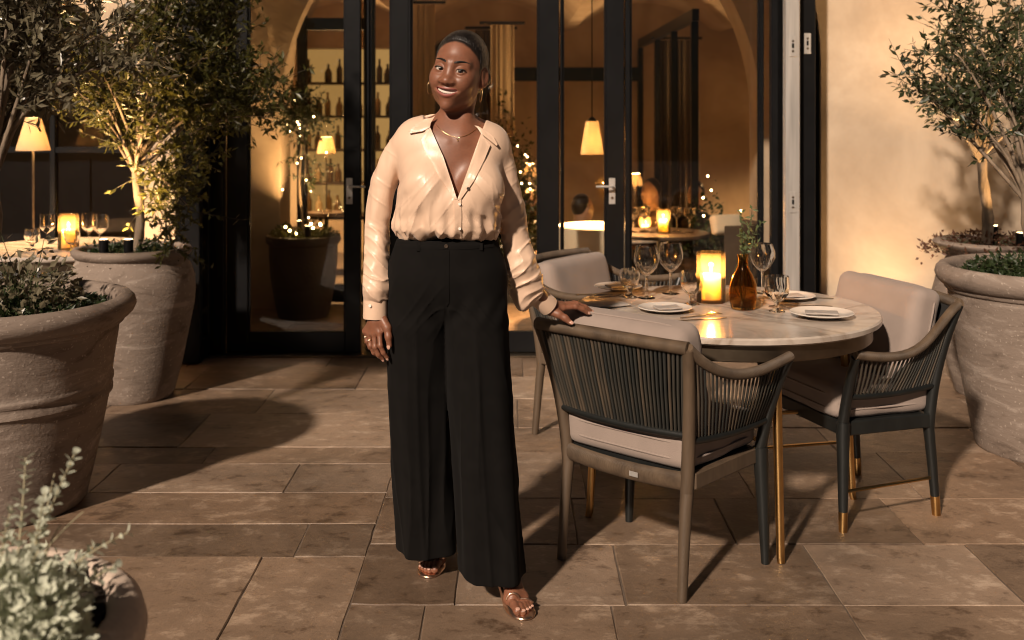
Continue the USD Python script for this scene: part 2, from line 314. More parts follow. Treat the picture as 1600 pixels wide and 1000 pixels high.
mat("marble", {"t": ("texture_coordinate", {}), "n": ("noise_texture", {"scale": 3.5, "detail": 9.0, "distortion": 1.6, "roughness": .6}), "v": ("noise_texture", {"scale": 1.6, "detail": 6.0, "distortion": 2.5}), "r": ("rgb_ramp", {"ramp": [(.3, (.36, .30, .25)), (.5, (.47, .40, .34)), (.7, (.55, .48, .41))]}),
      "rv": ("rgb_ramp", {"ramp": [(.46, (1, 1, 1)), (.5, (.72, .68, .64)), (.54, (1, 1, 1))]}), "m": ("mix", {"mix_type": "multiply", "fac": 1.0}), "p": ("principled_bsdf", {"roughness": .14, "specular_ior_level": .5})},
    [("t.object", "n.vector"), ("t.object", "v.vector"), ("n.fac", "r.fac"), ("v.fac", "rv.fac"), ("r.color", "m.color1"), ("rv.color", "m.color2"), ("m.color", "p.base_color")])
simple("porcelain", (.62, .56, .50), .16, var=.04, scale=10)
simple("linen", (.33, .285, .25), .9, var=.12, scale=30, bump=.0006, bscale=500)

mat("amber_glass", {"p": ("glass_bsdf", {"color": (.74, .57, .33), "roughness": .02, "IOR": 1.45})}, surface="p.BSDF")
def pane(name, tint, refl_rough=0.0, boost=1.0, ior=1.5):
    mat(name, {"tr": ("transparent_bsdf", {"color": tint}), "gl": ("glossy_bsdf", {"color": (.95, .95, .95), "roughness": refl_rough}), "f": ("fresnel", {"IOR": ior}), "x": ("mix_closure", {})},
        [("f.fac", "x.fac"), ("tr.BSDF", "x.closure1"), ("gl.BSDF", "x.closure2")], surface="x.closure")
pane("window_glass", (.94, .93, .90), ior=1.45); mat("clear_glass", {"p": ("glass_bsdf", {"color": (.99, .985, .97), "roughness": 0.0, "IOR": 1.36})}, surface="p.BSDF"); pane("dark_glass", (.55, .52, .48), ior=1.55)
mat("lantern_glass", {"tr": ("transparent_bsdf", {"color": (.98, .86, .66)}), "tl": ("translucent_bsdf", {"color": (.95, .72, .42)}), "gl": ("glossy_bsdf", {"roughness": .04}), "f": ("fresnel", {"IOR": 1.35}), "x1": ("mix_closure", {"fac": .07}), "x": ("mix_closure", {})},
    [("tr.BSDF", "x1.closure1"), ("tl.BSDF", "x1.closure2"), ("f.fac", "x.fac"), ("x1.closure", "x.closure1"), ("gl.BSDF", "x.closure2")], surface="x.closure")
simple("wax", (.86, .66, .40), .5, var=.03, subsurface_weight=1.0, subsurface_scale=.05, subsurface_radius=(1, .6, .3))
glow("flame", (1.0, .62, .22), 16.0)
mat("lamp_cloth", {"t": ("translucent_bsdf", {"color": (.13, .102, .066)}), "d": ("diffuse_bsdf", {"color": (.62, .54, .42)}), "m": ("mix_closure", {"fac": .35}), "e": ("emission", {"color": (1.0, .60, .24), "strength": .10}), "a": ("add_closure", {})},
    [("t.BSDF", "m.closure1"), ("d.BSDF", "m.closure2"), ("m.closure", "a.closure1"), ("e.emission", "a.closure2")], surface="a.closure")
glow("bulb", (1.0, .66, .30), 30.0)
glow("spot_lens", (1.0, .72, .38), 14.0)
glow("niche_light", (1.0, .62, .24), .75)
glow("shelf_light", (1.0, .56, .18), .28)
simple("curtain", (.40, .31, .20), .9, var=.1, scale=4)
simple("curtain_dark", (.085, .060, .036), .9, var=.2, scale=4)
simple("wood_dark", (.055, .034, .020), .5, var=.4, scale=9, stretch=(1, 6, 1))
simple("room_floor", (.10, .066, .040), .5, var=.3, scale=6)
simple("bottle_glass", (.10, .06, .025), .12, var=.5, scale=4, specular_ior_level=.7)
simple("bottle_pale", (.38, .28, .16), .15, var=.4, scale=4)
simple("dim_skin", (.42, .26, .17), .5)
simple("cloth_black", (.012, .011, .012), .85)
simple("cloth_white", (.46, .43, .39), .85)
simple("cloth_brown", (.075, .048, .030), .85)
simple("lining", (.012, .011, .010), .9)
# ------------------------------------------------------------------ lamps' own light
def lamp_light(parent, name, pos, power, r=.03, col=(1.0, .60, .27)):
    l = UsdLux.SphereLight.Define(stage, numbered(str(parent.GetPath()) + "/" + name))
    top = "/".join(str(parent.GetPath()).split("/")[:3])
    l.CreateRadiusAttr(r); l.CreateNormalizeAttr(True); l.CreateIntensityAttr(power); l.CreateColorAttr(Gf.Vec3f(*col)); l.AddTranslateOp().Set(Gf.Vec3d(*map(float, np.asarray(pos) - OFF[top])))
    return l

# ------------------------------------------------------------------ the terrace
rng = np.random.default_rng(7)
terrace = data(UsdGeom.Xform.Define(stage, "/World/terrace_floor").GetPrim(), kind="structure")
obj("joint_bed", plain_box(-7, 7, .3, 9.0, -.12, -.0042), "joint", terrace)
def slab(x0, x1, y0, y1):
    gap = .0016; x0 += gap; x1 -= gap; y0 += gap; y1 -= gap
    k = 4; e = []
    c = [(x0, y0), (x1, y0), (x1, y1), (x0, y1)]
    for i in range(4):
        a, b = np.array(c[i]), np.array(c[(i + 1) % 4])
        for t in np.arange(k) / k: e.append(a + (b - a) * t)
    e = np.array(e); e += rng.normal(0, .0016, e.shape); n = len(e); m = e.mean(0)
    inn = m + (e - m) * (1 - .0035 / np.maximum(np.linalg.norm(e - m, axis=1, keepdims=True), .05)); z = rng.normal(0, .0012)
    tilt = rng.normal(0, .0014, 2)
    zt = z + (inn - m) @ tilt + rng.normal(0, .0006, n)
    V = np.vstack([np.c_[e, np.full(n, -.03)], np.c_[e, zt - .0035], np.c_[inn, zt], [[*m, z]]])
    f = []
    for i in range(n):
        j = (i + 1) % n; f += [[i, j, n + j], [i, n + j, n + i], [n + i, n + j, 2 * n + j], [n + i, 2 * n + j, 2 * n + i], [2 * n + i, 2 * n + j, 3 * n]]
    obj("stone_slab", (V, f), rng.choice(["limestone", "limestone", "limestone_pale", "limestone_brown"]), terrace)
def rows(x0, x1, ys, wmin, wmax, fixed={}):
    for r in range(len(ys) - 1):
        if r in fixed: xs = [x0] + fixed[r] + [x1]
        else:
            xs = [x0]
            while x1 - xs[-1] > wmax * 1.25: xs.append(xs[-1] + rng.uniform(wmin, wmax))
            xs.append(x1)
        for a, b in zip(xs, xs[1:]): slab(a, b, ys[r], ys[r + 1])
rows(-6.0, -.51, [1.2, 1.85, 2.5, 3.22, 3.87, 4.18, 4.52, 4.89, 5.13, 5.7, 6.2, 6.75, 7.3, 8.1, 8.9], .55, 1.05, {4: [-5.1, -4.2, -3.3, -2.6, -1.75, -.76], 6: [-5, -4.1, -3.3, -2.5, -1.72, -.93]})
rows(-.51, 6.0, [1.2, 1.9, 2.62, 3.12, 3.49, 3.98, 4.45, 5.05, 5.45, 6.0, 6.5, 7.1, 7.8, 8.9], .5, .95, {2: [-.27, .35, 1.03, 1.75, 2.5, 3.3, 4.2, 5.1], 3: [-.27, .31, 1.04, 1.8, 2.6, 3.5, 4.4, 5.2], 4: [-.18, .36, 1.04, 1.62, 2.35, 3.1, 4.0, 5.0]})
g = obj("ground", plain_box(-40, 40, -30, 40, -.6, -.45), "soil"); data(g, kind="structure")
obj("footing", plain_box(-7, 7, .2, 14, -.44, -.125), "joint", terrace)

# ------------------------------------------------------------------ the front wall with its wide arch
FY = 7.05                                   # the front plane of the facade
fx = lambda u: (u - 800) * FY / F
def arch(cx, r, spring, z0=-.2, n=48):
    a = np.linspace(0, math.pi, n); return Polygon([(cx + r, z0)] + [(cx + r * math.cos(k), spring + r * math.sin(k)) for k in a] + [(cx - r, z0)])
outer = arch(-.045, 2.005, 1.85)
side = arch(-3.55, 1.22, 1.30)
wall = thing("plaster_wall", "sunlit-toned cream plaster facade wall with a wide arched doorway", "wall", (0, FY, 0)); data(wall, "cream plaster facade wall pierced by the wide arched doorway")
pw = sbox(-7.5, -.15, 7.5, 4.6).difference(outer).difference(side)
obj("wall_face", upright(extrude(pw, .34), 0), "plaster", wall)
# the inner wall with the second arch
IY = 8.75
inner_arch = arch(.065, 1.89, 1.53, z0=-.4)
iw = thing("plaster_wall", "inner plaster wall with a rounded archway behind the glass doors", "wall", (0, IY, 0))
obj("wall_face", upright(extrude(sbox(-7.4, -.4, 7.4, 4.5).difference(inner_arch), .40), 0), "plaster", iw)

# ------------------------------------------------------------------ the steel and glass doors
def leaf(label, u0, u1, stile0, stile1, parts, y=FY + .03, group="glazed steel door leaves", top=2.62, cat="door", bottom=.146):
    """An upright glazed leaf in the facade plane, between two pixel columns; stiles' widths in pixels."""
    x0, x1 = fx(u0), fx(u1); a, b = stile0 * FY / F, stile1 * FY / F
    t = thing("glazed_door", label, cat, ((x0 + x1) / 2, y, 0), group=None); o = (x0 + x1) / 2
    if a: obj("stile", box(x0 - o, x0 + a - o, 0, .06, .012, top), "black_metal", t)
    if b: obj("stile", box(x1 - b - o, x1 - o, 0, .06, .012, top), "black_metal", t)
    obj("rail", box(x0 + a - o + .001, x1 - b - o - .001, .004, .056, .014, bottom), "black_metal", t)
    obj("rail", box(x0 + a - o + .001, x1 - b - o - .001, .004, .056, top - .12, top - .002), "black_metal", t)
    for s, e in (("bead", .012),):
        for q in ((x0 + a - o, x0 + a - o + e), (x1 - b - o - e, x1 - b - o)): obj(s, box(q[0], q[1], .016, .044, bottom, top - .12, .002), "black_metal", t)
    obj("pane", plain_box(x0 + a - o, x1 - b - o, .027, .033, bottom - .004, top - .117), parts.get("glass", "window_glass"), t)
    if "handle" in parts:
        hx = fx(parts["handle"]) - o
        pl = obj("handle", box(hx - .020, hx + .020, -.006, .0, .96, 1.125, .002), "brushed_steel", t)
        s = parts.get("lever", -1)
        obj("lever", tube([(hx, -.004, 1.075), (hx, -.045, 1.075), (hx + s * .01, -.052, 1.075), (hx + s * .105, -.052, 1.073)], .0075, 8), "brushed_steel", pl, smooth=40)
        obj("keyhole", lathe([(0, -.001), (.007, -.001), (.007, .003), (0, .003)], 12), "black_metal", pl) if False else obj("cylinder", move(lathe([(0, 0), (.0085, 0), (.0085, .005), (0, .005)], 14), (hx, -.006, 1.0), rx=90), "bronze", pl)
    return t
jamb = thing("door_frame", "black steel frame lining the wide arch", "door frame", (0, FY, 0))
za = 1.85
def ring(r0, r1, z0=0.012):
    o = arch(-.045, r1, za, z0); i = arch(-.045, r0, za, z0 - .1); return o.difference(i)
obj("frame", upright(extrude(ring(1.925, 2.002), .20), .035), "black_metal", jamb)
obj("transom", box(-1.93, 1.84, .04, .12, 2.63, 2.72), "black_metal", jamb)
for x in (-1.15, -.62, .32, 1.1): obj("glazing_bar", box(x - .02, x + .02, .05, .10, 2.722, 3.9), "black_metal", jamb)
obj("fanlight", upright(extrude(arch(-.045, 1.92, za, 2.70).intersection(sbox(-2, 2.72, 2, 4)), .006), .075), "dark_glass", jamb)
obj("threshold", box(-1.99, 1.90, -.06, .18, .001, .012, .003), "bronze", jamb)
leaf("black glazed door leaf in front of the dark planter, with lever handle", 352, 562, 33, 24, {"handle": 545, "lever": 1})
leaf("narrow black glazed door leaf beside the woman's shoulder", 568, 636, 6, 28, {}, y=FY + .10)
leaf("wide black glazed door leaf directly behind the woman", 637, 874, 4, 32, {}, y=FY + .03)
leaf("black glazed door leaf with a lever handle, behind the wine glasses", 876, 976, 3, 28, {"handle": 957, "lever": -1})
leaf("black glazed door leaf right of the handle, behind the candle and vase", 978, 1196, 8, 6, {}, y=FY + .04)
# two leaves folded out at right angles, seen by their edges
def folded(label, u, ytip, wide, edge, hinges, cat="door"):
    x = fx(u); t = thing("folded_door", label, cat, (x, FY, 0)); d = FY - ytip
    obj("stile", box(-wide / 2, wide / 2, -d, -d + .07, .012, 2.6), edge, t); obj("stile", box(-wide / 2, wide / 2, -.07, -.005, .012, 2.6), "black_metal", t)
    obj("rail", box(-wide / 2, wide / 2, -d + .071, -.071, .014, .146), "black_metal", t); obj("rail", box(-wide / 2, wide / 2, -d + .071, -.071, 2.48, 2.598), "black_metal", t)
    obj("pane", plain_box(-.003, .003, -d + .068, -.068, .14, 2.49), "window_glass", t)
    for v in hinges:
        z = EYE - (v - HZ) * ytip / F
        h = obj("hinge", box(-.020, .020, -d - .005, -d, z - .062, z + .062, .002), "brushed_steel", t)
        obj("screw", move(lathe([(0, 0), (.007, 0), (.007, .004), (0, .004)], 10), (0, -d - .004, z + .03), rx=90), "bronze", h); obj("screw", move(lathe([(0, 0), (.007, 0), (.007, .004), (0, .004)], 10), (0, -d - .004, z - .03), rx=90), "bronze", h)
        obj("keyhole_slot", box(-.006, .006, -d - .0075, -d - .005, z - .012, z + .016, .001), "black_metal", h)
    return t
folded("folded-out door leaf with a bright steel edge and two hinge plates", 1212, 6.62, .085, "brushed_steel", [72, 316])
folded("folded-out black door leaf with a pair of small hinge plates, nearest the plaster wall", 1240, 6.72, .10, "black_metal", [68])
folded("folded-out black door leaf at the left end of the doors, half hidden by leaves", 312, 6.78, .15, "black_metal", [])
post = thing("door_post", "dark steel post between the left planter tree and the glazed doors", "post", (fx(338), FY, 0))
obj("post", box(-.06, .055, -.03, .03, .012, 2.62), "black_metal", post); obj("cover_plate", box(-.05, .045, -.036, -.031, .05, .30), "black_metal", post)
aw = thing("arched_window", "dark arched window with black bars behind the left olive trees", "window", (-3.55, FY, 0))
obj("frame", upright(extrude(arch(0, 1.218, 1.30, .012).difference(arch(0, 1.16, 1.30, -.2)), .08), .12), "black_metal", aw)
obj("pane", upright(extrude(arch(0, 1.165, 1.30, .02), .006), .16), "dark_glass", aw)
for x in (-.58, .0, .58): obj("glazing_bar", box(x - .018, x + .018, .13, .19, .02, 2.30), "black_metal", aw)
obj("glazing_bar", box(-1.16, 1.16, .135, .185, 1.28, 1.32), "black_metal", aw)
# ------------------------------------------------------------------ the rooms behind
room = thing("dining_room", "dim amber-lit dining room seen through the glass doors", "room", (0, 9.2, -.3))
obj("room_floor", plain_box(-7.4, 7.4, -.04, 5.2, -.08, 0), "room_floor", room)
obj("side_wall", plain_box(-7.5, -7.4, -1.8, 5.2, -.1, 3.5), "plaster", room); obj("side_wall", plain_box(7.4, 7.5, -1.8, 5.2, -.1, 3.5), "plaster", room)
BY = 4.0
niche = arch(2.0, .23, 1.82, z0=.95); bw = sbox(-7.4, 0, 7.4, 3.6).difference(niche)
for cx in (-1.9, -.62): bw = bw.difference(arch(cx, .46, 2.3, z0=0) if cx > -1 else sbox(-2.5, .55, -1.45, 2.6))
obj("back_wall", upright(extrude(bw, .25), BY), "plaster", room)
obj("back_panel", plain_box(-7.4, 7.4, BY + .42, BY + .46, 0, 3.6), "wood_dark", room)
# a vaulted ceiling: shallow barrel bays running away from the doors
n = 121; xs = np.linspace(-7.4, 7.4, n); zv = 2.72 + .42 * np.abs(np.cos((xs + .2) / 1.75 * math.pi / 1)) ** .7
V = np.vstack([np.c_[xs, np.full(n, -.05), zv], np.c_[xs, np.full(n, 5.2), zv], np.c_[xs, np.full(n, -.05), zv + .1], np.c_[xs, np.full(n, 5.2), zv + .1]])
f = [[i, i + 1, n + i + 1, n + i] for i in range(n - 1)] + [[2 * n + i, 3 * n + i, 3 * n + i + 1, 2 * n + i + 1] for i in range(n - 1)]
obj("vaulted_ceiling", (V, f), "plaster", room)
vb = thing("porch_vault", "plaster ceiling of the glazed porch between the two arches", "ceiling", (0, 7.4, 3.9)); obj("ceiling_slab", plain_box(-7.4, 7.4, 0, 1.34, 0, .1), "plaster", vb)
# steel partition of the dining room, running away on the right
part = thing("steel_screen", "black steel screen of slim uprights running back into the dining room", "screen", (1.52, 9.2, -.3))
obj("top_rail", box(-.03, .03, .0, 3.95, 2.60, 2.70), "black_metal", part)
for y in (.03, 1.2, 2.4, 3.92): obj("mullion", box(-.03, .03, y, y + .07, .02, 2.598), "black_metal", part)
obj("bottom_rail", box(-.028, .028, .10, 3.90, .02, .14), "black_metal", part)
bm = thing("steel_beam", "dark steel beam crossing the dining room near its back wall", "beam", (.6, 12.9, 1.9)); obj("beam", box(-1.3, .9, -.05, .05, .0, .16), "black_metal", bm)
dp = thing("doorway_frame", "inner black glazed door frame standing in the left half of the archway", "door frame", (-1.55, IY + .16, 0))
obj("stile", box(-.175, -.10, 0, .07, .0, 2.55), "black_metal", dp); obj("stile", box(.36, .45, 0, .07, .0, 2.55), "black_metal", dp); obj("rail", box(-.099, .359, .004, .066, 2.20, 2.30), "black_metal", dp); obj("rail", box(-.099, .359, .004, .066, .02, .16), "black_metal", dp)
obj("pane", plain_box(-.10, .36, .032, .038, .155, 2.205), "window_glass", dp)
ORD = ["first", "second", "third", "fourth", "fifth", "sixth", "seventh", "eighth", "ninth"]; LEV = {.62: "bottom shelf", 1.0: "second shelf up", 1.4: "middle shelf", 1.8: "fourth shelf up", 2.2: "top shelf"}
JX = [-.15, -.04, .07, .16]; LEV2 = {.96: "sill", 1.25: "lowest shelf", 1.55: "middle shelf", 1.85: "top shelf"}
# bar shelves, lit from behind
sh = thing("bar_shelves", "backlit bar shelves of bottles glowing amber behind the left door", "shelves", (-1.97, 13.2, -.3))
obj("light_panel", plain_box(-.56, .56, .39, .41, .6, 2.65), "shelf_light", sh)
for z in (.62, 1.0, 1.4, 1.8, 2.2): obj("shelf", box(-.55, .55, .08, .36, z - .03, z, .003), "wood_dark", sh)
bt = [move(lathe([(0, 0), (.036, 0), (.038, .01), (.038, .16), (.014, .21), (.014, .27), (.016, .28), (0, .28)], 12), (0, 0, 0)), move(lathe([(0, 0), (.044, 0), (.046, .01), (.046, .11), (.03, .15), (.015, .17), (.015, .22), (0, .22)], 12), (0, 0, 0))]
k = 0
for z in (.62, 1.0, 1.4, 1.8, 2.2):
    for x in np.linspace(-.48, .48, 9):
        if rng.random() < .8:
            single("bottle", move(bt[k % 2], (-1.97 + x + rng.normal(0, .01), 13.2 + .2, z - .3 + .001)), ["bottle_glass", "bottle_pale", "bottle_glass"][rng.integers(3)], f"{ORD[int(round((x + .48) / .12))]} bottle place from the left on the {LEV[z]} of the backlit bar shelves", "bottle", "bottles on the bar shelves", smooth=40); k += 1
ns = thing("wall_niche", "arched wall niche with lit shelves of glasses on the back wall", "niche", (2.0, 13.2, -.3))
obj("light_panel", upright(extrude(arch(0, .225, 1.82, z0=.96), .01), .235), "niche_light", ns)
for z in (1.25, 1.55, 1.85): obj("shelf", box(-.222, .222, .03, .21, z - .02, z, .003), "wood_dark", ns)
for z in (.96, 1.25, 1.55, 1.85):
    for x in JX: single("glass_jar", move(lathe([(0, 0), (.034, 0), (.036, .01), (.036, .12), (.02, .16), (.02, .19), (0, .19)], 12), (2.0 + x, 13.31, z - .3 + .001)), rng.choice(["bottle_pale", "bottle_glass"]), f"{ORD[JX.index(x)]} glass jar from the left on the {LEV2[z]} of the arched wall niche", "jar", "jars in the wall niche", smooth=40)
# curtains
def curtain(label, x0, x1, y, z0, z1, m, folds, seed, amp=.035):
    r = np.random.default_rng(seed); nx, nz = folds * 8, 14; s = np.linspace(0, 1, nx); w = s + .25 / folds * np.sin(s * folds * 2.4 + seed)
    V = []
    for zz in np.linspace(0, 1, nz): V.append(np.c_[x0 + (x1 - x0) * s, amp * np.sin(w * folds * 2 * math.pi) * (.55 + .45 * (1 - zz)) + .01 * np.sin(7 * s + 3 * zz), np.full(nx, z0 + (z1 - z0) * zz)])
    V = np.vstack(V); N = len(V); f = [[j * nx + i, j * nx + i + 1, (j + 1) * nx + i + 1, (j + 1) * nx + i] for j in range(nz - 1) for i in range(nx - 1)]
    V2 = np.vstack([V, V + [0, .008, 0]]); f2 = f + [[a + N, d + N, c + N, b + N] for a, b, c, d in f]
    t = thing("curtain", label, "curtain", (0, y, 0)); obj("drape", (V2, f2), m, t, smooth=True); obj("curtain_rod", tube([(x0 - .1, 0, z1 + .02), (x1 + .1, 0, z1 + .02)], .014, 8), "black_metal", t)
curtain("pale gathered curtain lit amber, behind the woman's left shoulder in the photo", -.98, -.72, 10.4, -.29, 2.55, "curtain", 4, 1)
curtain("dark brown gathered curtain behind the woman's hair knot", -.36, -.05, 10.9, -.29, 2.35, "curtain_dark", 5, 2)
curtain("amber curtain with narrow folds just right of the woman's head", -.20, .02, 10.3, -.29, 2.35, "curtain", 4, 3)
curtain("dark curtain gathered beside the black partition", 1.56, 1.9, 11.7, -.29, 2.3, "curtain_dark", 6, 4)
# ------------------------------------------------------------------ lamps
def pendant(label, c, h, r0, r1, zc, power, m="lamp_cloth", group=None):
    """A cone shade whose lower rim is at c, hung from a cord that ends at zc."""
    t = thing("pendant_lamp", label, "lamp", c, group=group)
    obj("lamp_shade", lathe([(r1, 0), (r1, .004), (r0, h), (r0 - .004, h), (r1 - .006, .004), (r1 - .006, 0), (r1, 0)], 24), m, t, smooth=40)
    obj("cap", lathe([(0, h - .004), (r0 - .005, h - .004), (r0 - .005, h), (.012, h + .03), (0, h + .03)], 16), "black_metal", t); obj("cord", tube([(0, 0, h + .03), (0, 0, zc - c[2])], .004, 6), "black_metal", t)
    lamp_light(t, "lamp_light", np.asarray(c) + [0, 0, h * .38], power)
def stand_lamp(label, base, zshade, h, r0, r1, power, floor=True, m="lamp_cloth", rb=.11):
    t = thing("floor_lamp" if floor else "table_lamp", label, "lamp", base); z = zshade - base[2]
    obj("base", lathe([(0, 0), (rb, 0), (rb, .012), (rb * .3, .02), (.012, .03), (0, .03)], 24), "bronze", t, smooth=40); obj("pole", tube([(0, 0, .03), (0, 0, z + h * .5)], .008, 8), "bronze", t)
    obj("lamp_shade", lathe([(r1, z), (r1, z + .003), (r0, z + h), (r0 - .004, z + h), (r1 - .005, z + .003), (r1 - .005, z), (r1, z)], 24), m, t, smooth=40)
    lamp_light(t, "lamp_light", np.asarray(base) + [0, 0, z + h * .45], power)
c = P(925, 241, 7.9); pendant("cream cone pendant lamp glowing behind the glass door, above the wine glasses", c, .235, .045, .082, 3.9, 110)
c = P(52, 235, 6.75); stand_lamp("floor lamp with a cream cone shade behind the olive leaves at far left", (c[0], c[1], 0), c[2], .20, .045, .10, 24)
def side_table(base, h, r, label):
    t = thing("side_table", label, "table", base); obj("table_top", lathe([(0, h - .025), (r, h - .025), (r, h), (0, h)], 28), "wood_dark", t); obj("pedestal", lathe([(0, 0), (r * .7, 0), (r * .7, .02), (.025, .03), (.02, h - .026), (0, h - .026)], 20), "black_metal", t, smooth=40)
b = P(828, 279, 9.9); side_table((b[0], b[1], -.29), .62, .2, "small dark round side table under the lamp seen past the woman's sleeve"); stand_lamp("small glowing table lamp seen just right of the woman's upper sleeve", (b[0], b[1], .331), b[2], .135, .045, .068, 22, False, rb=.06)
b = P(992, 290, 11.2); side_table((b[0], b[1], -.29), .62, .2, "small dark round side table under the far lamp by the seated guest"); stand_lamp("far small table lamp right of the lever handle, beside a seated guest", (b[0], b[1], .331), b[2], .12, .05, .085, 24, False, rb=.06)
b = P(510, 240, 11.5); side_table((b[0], b[1], -.29), .8, .2, "dark side table in the room behind the left glazed door"); stand_lamp("small cone-shaded lamp in front of the bar shelves, through the left door", (b[0], b[1], .511), b[2], .17, .06, .10, 28, False, rb=.06)
# ceiling lamps of the dining room, out of the direct view
for x, y in ((-2.7, 11.2), (3.6, 11.2)):
    pendant("cream pendant lamp high in the dining room, " + ("behind the left plaster wall" if x < 0 else "behind the right plaster wall"), (x, y, 2.25 if x < 3 else 1.7), .2, .05, .12, 2.75, 160, group="dining room ceiling lamps")
# ------------------------------------------------------------------ the woman
SK = 1.09                                             # head size
HC = np.array([-0.171, 3.555, 1.676]); HR = rot(ry=9) @ rot(rz=-15) @ rot(rx=1)
def head_sdf(p, hair=False):
    q = ((p - HC.astype(np.float32)) @ HR.astype(np.float32)) / np.float32(SK)
    m = q * np.array([1, 1, 1], np.float32); ax = np.abs(q[:, 0]); s = np.stack([ax, q[:, 1], q[:, 2]], 1)       # mirrored
    d = ell(q, (0, .014, .034), (.072, .092, .084))
    d = smin(d, ell(q, (0, -.027, -.030), (.0500, .058, .086)), .03)
    d = smin(d, ell(s, (.030, -.010, -.044), (.026, .036, .036)), .06)                  # jaw angle
    d = smin(d, ell(q, (0, -.068, -.100), (.0155, .0150, .015)), .028)                     # chin
    d = smin(d, ell(s, (.0370, -.056, -.022), (.0220, .021, .020)), .035)                  # cheekbone
    d = smin(d, ell(s, (.0325, -.068, -.036), (.017, .015, .015)), .026)                  # smiling cheek
    d = smin(d, cap(s, (.006, -.0780, .0235), (.040, -.0635, .0225), .0105, .0095), .02)                       # brow
    d = smax(d, -ell(s, (.0305, -.092, .003), (.0155, .016, .0095)), .018)                # socket
    lid = sphere(s, (.0310, -.0735, .0015), .0147)
    d = smin(d, lid, .006)
    opening = np.maximum(np.abs(q[:, 2] - .0012 - .1 * (ax - .031)) - .0042 * np.sqrt(np.clip(1 - ((ax - .031) / .0142) ** 2, 0, 1)), q[:, 1] + .076)
    d = smax(d, -np.maximum(opening, sphere(s, (.031, -.0735, .0015), .024)), .0016)
    d = smin(d, cap(q, (0, -.079, .014), (0, -.0955, -.026), .0075, .0100), .020)         # nose
    d = smin(d, ell(q, (0, -.1010, -.0315), (.0130, .0115, .0105)), .010)
    d = smin(d, ell(s, (.0160, -.0925, -.0350), (.0092, .0105, .0080)), .009)
    d = smax(d, -ell(s, (.0068, -.1015, -.0425), (.0042, .006, .0035)), .003)
    # mouth: a wide open smile
    mz, my = -.0615 + 7.0 * q[:, 0] ** 2, -.0895 + 10.0 * q[:, 0] ** 2
    d = smin(d, ell(q, (0, -.070, -.062), (.034, .021, .022)), .016)
    w = np.clip(1 - (ax / .0305) ** 2, 0, 1)
    up = np.sqrt(((q[:, 2] - mz - .0068 * np.sqrt(w) - .0013) / .0054) ** 2 + ((q[:, 1] - my - .001) / .0062) ** 2) - np.sqrt(w)
    dn = np.sqrt(((q[:, 2] - mz + .0078 * np.sqrt(w) + .0020) / .0068) ** 2 + ((q[:, 1] - my - .001) / .0072) ** 2) - np.sqrt(w)
    d = smin(d, np.maximum(up * .0048, ax - .032), .004); d = smin(d, np.maximum(dn * .0055, ax - .032), .004)
    mouth = np.maximum(np.abs(q[:, 2] - mz + .0003) - .0062 * np.sqrt(w), np.maximum(q[:, 1] + .066, ax - .0295))
    d = smax(d, -mouth, .0015)
    d = smax(d, -(cap(s, (.020, -.098, -.041), (.034, -.086, -.056), .0014)), .010)      # smile fold
    # ears
    er = rot(rz=-22, ry=-8)
    e = ell(s, (.0765, .012, -.004), (.0075, .0185, .0320), er); e = smax(e, -ell(s, (.0835, .009, .001), (.0055, .0115, .0205), er), .005)
    e = smin(e, ell(s, (.0735, .003, -.030), (.006, .008, .009)), .008)
    d = smin(d, e, .006)
    return d * np.float32(SK * .9)
def W(u, v, dy=0.0): return P(u, v, 3.55 + dy)
NECK = [HC + HR @ np.array([0, .030, -.060]) * SK, W(711, 196, .035), W(708, 232, .05)]
def core_sdf(p):                                       # the trunk under the blouse
    d = ell(p, W(703, 262, .02), (.150, .098, .165))
    d = smin(d, cap(p, W(645, 223, .03), W(766, 230, .03), .045, .045), .07)
    d = smin(d, ell(p, W(669, 291, -.062), (.066, .058, .066)), .045)
    d = smin(d, ell(p, W(750, 292, -.062), (.066, .058, .066)), .045)
    d = smin(d, ell(p, W(700, 350, .015), (.142, .100, .13)), .06)
    d = smin(d, chain(p, [NECK[1] + [0, .02, -.01], W(655, 214, .04)], [.035, .040]), .05)
    d = smin(d, chain(p, [NECK[1] + [0, .02, -.01], W(762, 222, .04)], [.035, .040]), .05)
    return d
HANDS = {
 "hanging": dict(wrist=[W(590, 455, .0), W(588, 487, .0), W(587, 500, -.004)], wr=[.027, .0225, .0235],
   f=[([W(593, 519, -.020), W(594, 540, -.032), W(599, 551, -.028), W(605, 559, -.020)], .0076),
      ([W(585, 521, -.010), W(586, 542, -.018), W(591, 554, -.012), W(598, 561, -.002)], .0078),
      ([W(577.5, 520, .003), W(579, 540, -.002), W(584, 551, .005), W(591, 556, .014)], .0074),
      ([W(571.5, 517, .018), W(573.5, 533, .017), W(578, 543, .022), W(585, 548, .029)], .0066)],
   t=[W(598, 499, -.014), W(605, 512, -.028), W(607, 526, -.036), W(608.5, 540, -.036)], palm=W(585, 509, .0)),
 "resting": dict(wrist=[P(838, 455, 3.66), P(853, 474, 3.70), P(862, 480, 3.715)], wr=[.028, .0230, .0235],
   f=[([P(879, 481, 3.722), P(899, 479, 3.735), P(910, 483, 3.742), P(918, 489, 3.748)], .0088),
      ([P(879, 477, 3.742), P(901, 475, 3.762), P(914, 480, 3.775), P(924, 487, 3.785)], .0090),
      ([P(876, 476, 3.762), P(897, 474, 3.788), P(909, 479, 3.803), P(918, 486, 3.815)], .0085),
      ([P(872, 477, 3.778), P(889, 477, 3.805), P(899, 481, 3.820), P(906, 486, 3.830)], .0076)],
   t=[P(860, 486, 3.700), P(873, 491, 3.692), P(883, 497, 3.688), P(891, 504, 3.684)], palm=P(870, 481, 3.74)),
}
